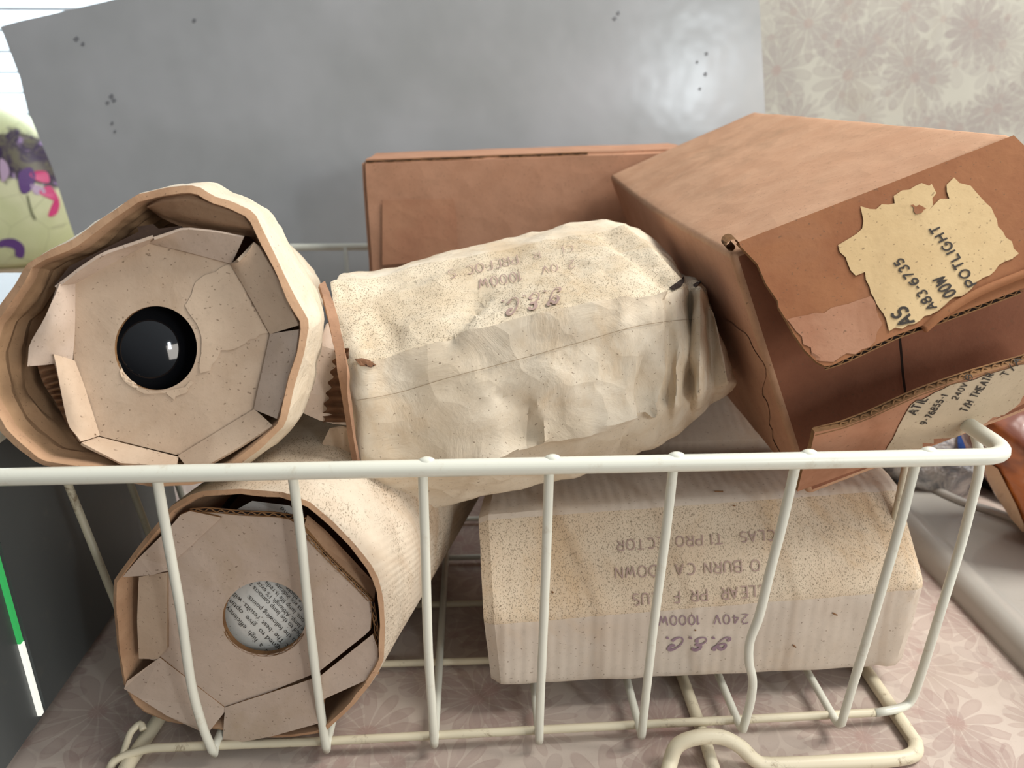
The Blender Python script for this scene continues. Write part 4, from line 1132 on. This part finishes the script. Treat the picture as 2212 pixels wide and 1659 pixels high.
letters('stamped_letters', 'CLEAR', (1236, 530), (1150, 548), 14, kb, ST, crum, lift=.0009, weight=.12, drop=(2, 3))
# paper seam across the front: a strip of overlapping paper with its lower cut edge
sm = [(772, 864), (860, 848), (960, 818), (1060, 792), (1160, 765), (1260, 737), (1360, 708), (1440, 694), (1500, 690)]
bm = bmesh.new(); P = [conform(kb, u, v, .0005) for u, v in smooth_path([V((a, b)) .to_3d() for a, b in sm], 6) and [(q.x, q.y) for q in smooth_path([V((a, b, 0)) for a, b in sm], 6)]]
P = [p for p in P if p]
tube(bm, P, .00016, 6); obj('paper_seam', bm, plain('seam_shadow', rgb(150, 132, 108), .9), crum)
def torn(name, px_, parent, bv, mat=None, inner_mat=None):
    o = patch_on(name, px_, bv, inner_mat or M['dark_flute'], parent, lift=.0009, inner=6)
    return o
torn('corner_tear', [(768, 778), (782, 776), (804, 782), (812, 788), (800, 792), (780, 790)], crum, kb, inner_mat=M['kraft_dark'])
torn('corner_tear', [(786, 787), (802, 786), (810, 790), (798, 793)], crum, kb)
torn('corner_tear', [(1446, 624), (1462, 612), (1476, 598), (1478, 606), (1468, 622), (1454, 628)], crum, kb)
torn('corner_tear', [(1497, 618), (1510, 606), (1516, 600), (1514, 610), (1504, 622)], crum, kb)
# raised torn lip at the top right corner, kraft side edge, inner flap and fluted liner at the open left end
bm = bmesh.new()
e0 = smooth_path([pY(u, v, Y) for u, v, Y in ((695, 614, .478), (703, 640, .457), (718, 700, .434), (734, 790, .413), (744, 850, .412), (759, 950, .411), (768, 1000, .411), (775, 1060, .419), (788, 1108, .43))], 5)
e1_ = smooth_path([pY(u, v, Y) for u, v, Y in ((703, 606, .490), (716, 640, .462), (735, 700, .436), (750, 790, .412), (752, 850, .410), (766, 950, .410), (775, 1000, .410), (783, 1060, .418), (796, 1112, .43))], 5)
Ra = [bm.verts.new(p+V((-.0012, -.0012, 0))) for p in e0]; Rb = [bm.verts.new(p+V((0, -.0022, 0))) for p in e1_]
fs = [bm.faces.new((Ra[i], Ra[i+1], Rb[i+1], Rb[i])) for i in range(len(Ra)-1)]
bmesh.ops.recalc_face_normals(bm, faces=fs); bmesh.ops.solidify(bm, geom=fs, thickness=.0018)
crumple(bm, .0008, 90)
obj('kraft_side_edge', bm, board('kraft_edge_strip', rgb(170, 132, 104), rgb(128, 96, 76), crumple=.3), crum, smooth=40)
bm = bmesh.new(); sheet(bm, [pY(u, v, Y) for u, v, Y in ((656, 893, .43), (668, 850, .43), (690, 745, .44), (704, 700, .445), (716, 694, .45), (736, 760, .44), (756, 860, .43), (768, 920, .425), (722, 916, .425), (690, 908, .427))], .0014)
obj('inner_flap', bm, M['insert2'], crum)
bm = bmesh.new(); R = []
for j in range(70):
    s = j/69; row = []
    for i in range(5):
        t = i/4; u = 728-32*s+(26+26*s)*t-5*math.sin(s*2*math.pi*7)*(1-t); v = 752+160*s
        row.append(bm.verts.new(pY(u, v, .427+.0022*math.sin(s*2*math.pi*7)-.004*t)))
    R.append(row)
fs = [bm.faces.new((R[j][i], R[j][i+1], R[j+1][i+1], R[j+1][i])) for j in range(69) for i in range(4)]
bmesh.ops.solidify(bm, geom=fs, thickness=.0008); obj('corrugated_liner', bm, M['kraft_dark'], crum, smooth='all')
bm = bmesh.new(); sheet(bm, [pY(u, v, Y) for u, v, Y in ((696, 958, .43), (712, 925, .43), (738, 920, .428), (756, 925, .425), (764, 1000, .423), (742, 1000, .425), (716, 985, .428))], .0014); obj('inner_flap', bm, M['insert'], crum)

# ------------------------------------------------------------------ brown boxes
def board_box(bm, D, ex, ey, ez, W, L, H, mats=(0, 0, 0)):
    """closed long box, D its top front left corner; ex right, ey back, ez down"""
    nx, ny, nz = 16, 24, 12
    P = lambda a, b, c: D+ex*(a*W)+ey*(b*L)+ez*(c*H)
    def grid(f, m, na, nb):
        R = [[bm.verts.new(f(i/na, j/nb)) for i in range(na+1)] for j in range(nb+1)]
        for j in range(nb):
            for i in range(na): bm.faces.new((R[j][i], R[j][i+1], R[j+1][i+1], R[j+1][i])).material_index = m
    grid(lambda a, b: P(a, b, 0), mats[0], nx, ny); grid(lambda a, b: P(0, a, b), mats[1], ny, nz); grid(lambda a, b: P(1, a, b), mats[1], ny, nz)
    grid(lambda a, b: P(a, 0, b), mats[2], nx, nz); grid(lambda a, b: P(a, 1, b), mats[1], nx, nz); grid(lambda a, b: P(a, b, 1), mats[1], nx, ny)
    bmesh.ops.remove_doubles(bm, verts=bm.verts, dist=1e-5); bmesh.ops.recalc_face_normals(bm, faces=bm.faces)
Yb = .425
D = pY(1578, 548, Yb); C_ = pY(2188, 290, Yb); A_ = pY(1280, 396, .83)
ex = (C_-D); W = ex.length; ex.normalize()
ey = (A_-D); Lx = ey.length; ey.normalize(); ey = (ey-ex*ey.dot(ex)); ey.normalize()
ez = ey.cross(ex).normalized()
if ez.z > 0: ez = -ez
Hb = .172
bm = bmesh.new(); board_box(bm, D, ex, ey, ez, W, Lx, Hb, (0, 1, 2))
es = [e for e in bm.edges if len(e.link_faces) == 2 and e.calc_face_angle(0) > 1]
bmesh.ops.bevel(bm, geom=es, offset=.0035, segments=3, affect='EDGES', profile=.5)
bm.normal_update()
# worn sag: the left top edge is crushed near the back
for v in bm.verts:
    q = v.co-D; a, b, c = q.dot(ex)/W, q.dot(ey)/Lx, q.dot(ez)/Hb
    if c < .3 and a < .35: v.co += ez*.006*math.sin(math.pi*min(1, max(0, b)))*(1-a/.35)*(1-c/.3)
crumple(bm, .0009, 22, seed=8)
big = thing('brown_cardboard_box', 'big worn brown cardboard box tilted on the right with torn paper labels on its flaps', 'box', tuple(D+ex*W/2+ey*Lx/2+ez*Hb))
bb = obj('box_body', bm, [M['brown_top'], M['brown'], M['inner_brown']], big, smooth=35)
bbv = bvh_of(bb)
# slit between the two inner flaps
bm = bmesh.new(); P = [conform(bbv, u, v, .0003) for u, v in ((1940, 700), (1946, 760), (1950, 810), (1957, 862), (1962, 890), (1965, 930))]
P = [p for p in P if p]; ribbon(bm, P, [(CAM-p).normalized() for p in P], [.0014]*len(P)); obj('flap_gap', bm, M['dark_flute'], big)
# peeling paper tape on the left corner
bm = bmesh.new(); patch = jag([(1566, 690), (1612, 720), (1640, 770), (1656, 812), (1648, 838), (1664, 900), (1676, 960), (1700, 1000), (1650, 1000), (1612, 880), (1560, 760)], 14, 5, 3); bm.free()
patch_on('torn_tape', patch, bbv, M['tape'], big, lift=.0005, inner=12)
# upper flap
FT = .0034
def fl(u, v, Y): return pY(u, v, Y)
up_out = [(1592, 524, .423), (2190, 292, .423), (2300, 400, .415), (2330, 560, .395), (2212, 622, .386), (2120, 657, .384), (2030, 690, .383), (1985, 706, .3825), (1940, 722, .382), (1880, 750, .382), (1830, 774, .382), (1800, 788, .382), (1782, 791, .382), (1764, 782, .383), (1738, 756, .385), (1715, 722, .389), (1700, 694, .393), (1682, 664, .396), (1680, 650, .398), (1654, 612, .404), (1636, 570, .412), (1612, 545, .418)]
# keep it on one plane through the hinge and the lower left corner
h0, h1, lo = pY(1592, 524, .423), pY(2190, 292, .423), pY(1782, 791, .380)
fn = (h1-h0).cross(lo-h0).normalized()
if fn.dot(CAM-h0) < 0: fn = -fn
def upf(u, v): return pP(u, v, h0, fn)
oc = [(q[0], q[1]) for q in up_out]
bm = bmesh.new()
pts = [upf(*q) for q in oc]
tris2 = densify(pts, .006)
sheet(bm, tris2, FT, fn, 0, 1, 2)
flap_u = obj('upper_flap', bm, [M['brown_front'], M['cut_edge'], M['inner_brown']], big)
fu = bvh_of(flap_u)
lab = jag([(1810, 530), (1862, 494), (1858, 446), (1878, 452), (1932, 440), (1930, 424), (1948, 412), (1990, 396), (2006, 402), (2012, 398), (2022, 418), (2006, 455), (2030, 430), (2050, 430), (2044, 400), (2060, 384), (2072, 396), (2096, 402), (2130, 440), (2165, 500), (2200, 548), (2168, 566), (2124, 600), (2098, 624), (2040, 660), (2010, 680), (1975, 700), (1920, 716), (1900, 668), (1878, 620), (1868, 588), (1848, 596)], 13, 4.5, 5)
lb1 = patch_on('upper_label', lab, fu, M['label'], flap_u, lift=.0005, inner=24)
hole_ = jag([(1966, 444), (1990, 446), (2000, 452), (1984, 462), (1978, 464)], 6, 3, 8)
patch_on('label_tear', hole_, fu, M['brown_front'], flap_u, lift=.0008, inner=10)
patch_on('scuff', jag([(1700, 690), (1760, 676), (1850, 650), (1880, 640), (1906, 700), (1890, 738), (1800, 782), (1770, 780), (1735, 744)], 16, 7, 11), fu, M['brown_scuff'], flap_u, lift=.0003, inner=24)
lx = bvh_of(lb1)
letters('lettering', 'AS', (1972, 696), (1938, 668), 30, fu, M['ink'], flap_u, weight=.17, lift=.001, up=(-.80, -.42)) if False else None
def hand(text, p0, p1, up, h, wgt=.17, sl=0): 
    return letters('lettering', text, p0, p1, h, fu, M['ink'], flap_u, weight=wgt, lift=.0009, up=up, slant=sl, jitter=.03)
hand('AS', (1975, 694), (1952, 660), (-.9, .42), 34, .17)
hand('A83-6735', (2023, 664), (1946, 556), (-.86, .40), 20, .19)
hand('00W', (2064, 634), (2036, 594), (-.86, .42), 26, .17)
hand('POTLIGHT', (2108, 612), (2024, 484), (-.86, .42), 21, .19)
# lower edge bead of the crushed upper flap
corr_edge('crushed_edge', [upf(u, v)-fn*.0016 for u, v in ((1782, 792), (1830, 776), (1880, 752), (1940, 724), (1985, 708), (2030, 692), (2120, 659), (2212, 624))], (CAM-lo).normalized(), .0028, flap_u, n_per=.006)
bm = bmesh.new()
tube(bm, smooth_path([upf(1996, 712)-fn*.0005, upf(2040, 676)+fn*.001, upf(2110, 634)+fn*.0016, upf(2212, 592)+fn*.0016, upf(2300, 556)+fn*.0016], 6), .0022, 10); obj('fold_crease', bm, M['brown_front'], flap_u, smooth='all')
# lower flap, hinged at the bottom edge behind the rail
g0, g1, g2 = pY(1722, 1058, .400), pY(2212, 872, .402), pY(1762, 932, .380)
gn_ = (g1-g0).cross(g2-g0).normalized()
if gn_.dot(CAM-g0) < 0: gn_ = -gn_
def lof(u, v): return pP(u, v, g0, gn_)
lo_out = [(1760, 934), (1822, 922), (1880, 900), (1940, 872), (1985, 852), (2040, 832), (2100, 812), (2212, 780), (2330, 738), (2330, 820), (2212, 872), (2150, 905), (2090, 935), (2020, 960), (1950, 985), (1860, 1012), (1722, 1062), (1735, 1010), (1752, 970)]
bm = bmesh.new(); sheet(bm, densify([lof(*q) for q in lo_out], .006), FT, gn_, 0, 1, 2)
flap_l = obj('lower_flap', bm, [M['brown_scuff'], M['cut_edge'], M['inner_brown']], big)
fl_ = bvh_of(flap_l)
patch_on('lower_label', jag([(1966, 874), (2020, 846), (2070, 826), (2120, 812), (2160, 800), (2212, 786), (2250, 776), (2260, 800), (2220, 845), (2190, 880), (2130, 912), (2100, 930), (2060, 945), (1960, 988), (1896, 996), (1926, 950), (1940, 920), (1952, 898)], 14, 4, 21), fl_, M['label2'], flap_l, lift=.0005, inner=24)
def hand2(text, p0, p1, up, h, wgt=.17):
    return letters('lettering', text, p0, p1, h, fl_, M['ink'], flap_l, weight=wgt, lift=.0009, up=up, jitter=.03)
hand2('ATIL', (1976, 894), (2004, 858), (-.93, -.2), 18, .2)
hand2('9-76855-1', (1998, 916), (2046, 852), (-.93, -.2), 13, .22)
hand2('240V B', (2066, 862), (2100, 812), (-.93, -.2), 12, .2)
hand2('T/H THEATR', (2086, 888), (2146, 806), (-.93, -.25), 15, .2)
hand2('T/A', (2172, 812), (2208, 778), (-.93, -.25), 14, .2)
corr_edge('fluted_edge', [lof(u, v)-gn_*.0017 for u, v in ((1762, 937), (1822, 922), (1880, 900), (1940, 872), (1985, 852), (2040, 832), (2100, 812), (2212, 780), (2300, 750))], (CAM-g2).normalized(), .0040, flap_l, n_per=.0062)
# crushed roll at the top left corner of the opening
bm = bmesh.new(); sp_ = [upf(1592, 524)+V((math.cos(a)*r, 0, math.sin(a)*r))*.9-V((.003, 0, .002)) for a, r in [(t*.5, .0052-.00025*t) for t in range(15)]]
R0 = [bm.verts.new(p+V((0, -.0012, 0))) for p in sp_]; R1 = [bm.verts.new(p+V((.001, .012, .001))) for p in sp_]
fs = [bm.faces.new((R0[i], R0[i+1], R1[i+1], R1[i])) for i in range(len(R0)-1)]
bmesh.ops.solidify(bm, geom=fs, thickness=.0008); obj('rolled_corner', bm, M['cut_edge'], big, smooth='all')

# back brown box
Y2 = .845
tl2, tr2 = pY(781, 346, Y2), pY(1500, 321, Y2)
wid = tr2.x-tl2.x; hz = tl2.z-.014
bm = bmesh.new()
e_x = (tr2-tl2).normalized(); e_z = V((.0, 0, -1)); 
board_box(bm, tl2, e_x, V((0, 1, 0)), e_z, (tr2-tl2).length, .105, hz, (0, 0, 0))
es = [e for e in bm.edges if len(e.link_faces) == 2 and e.calc_face_angle(0) > 1]
bmesh.ops.bevel(bm, geom=es, offset=.004, segments=3, affect='EDGES')
crumple(bm, .0012, 16, seed=12)
bk = thing('brown_cardboard_box', 'plain upright brown cardboard box at the back of the basket behind the crumpled carton', 'box', (tl2.x+wid/2, Y2+.05, .014))
bko = obj('box_body', bm, M['brown'], bk, smooth=35); bkv = bvh_of(bko)
patch_on('taped_flap', [(786, 432), (980, 430), (986, 470), (990, 560), (786, 575)], bkv, board('brown_tape_paper', rgb(186, 138, 108), rgb(176, 126, 98), crumple=.1), bk, lift=.002, inner=40)
corr_edge('worn_edge', [conform(bkv, u, v, .001) for u, v in ((790, 352), (900, 347), (1000, 343), (1140, 338), (1270, 332))], V((0, -1, 0)), .003, bk, n_per=.02)
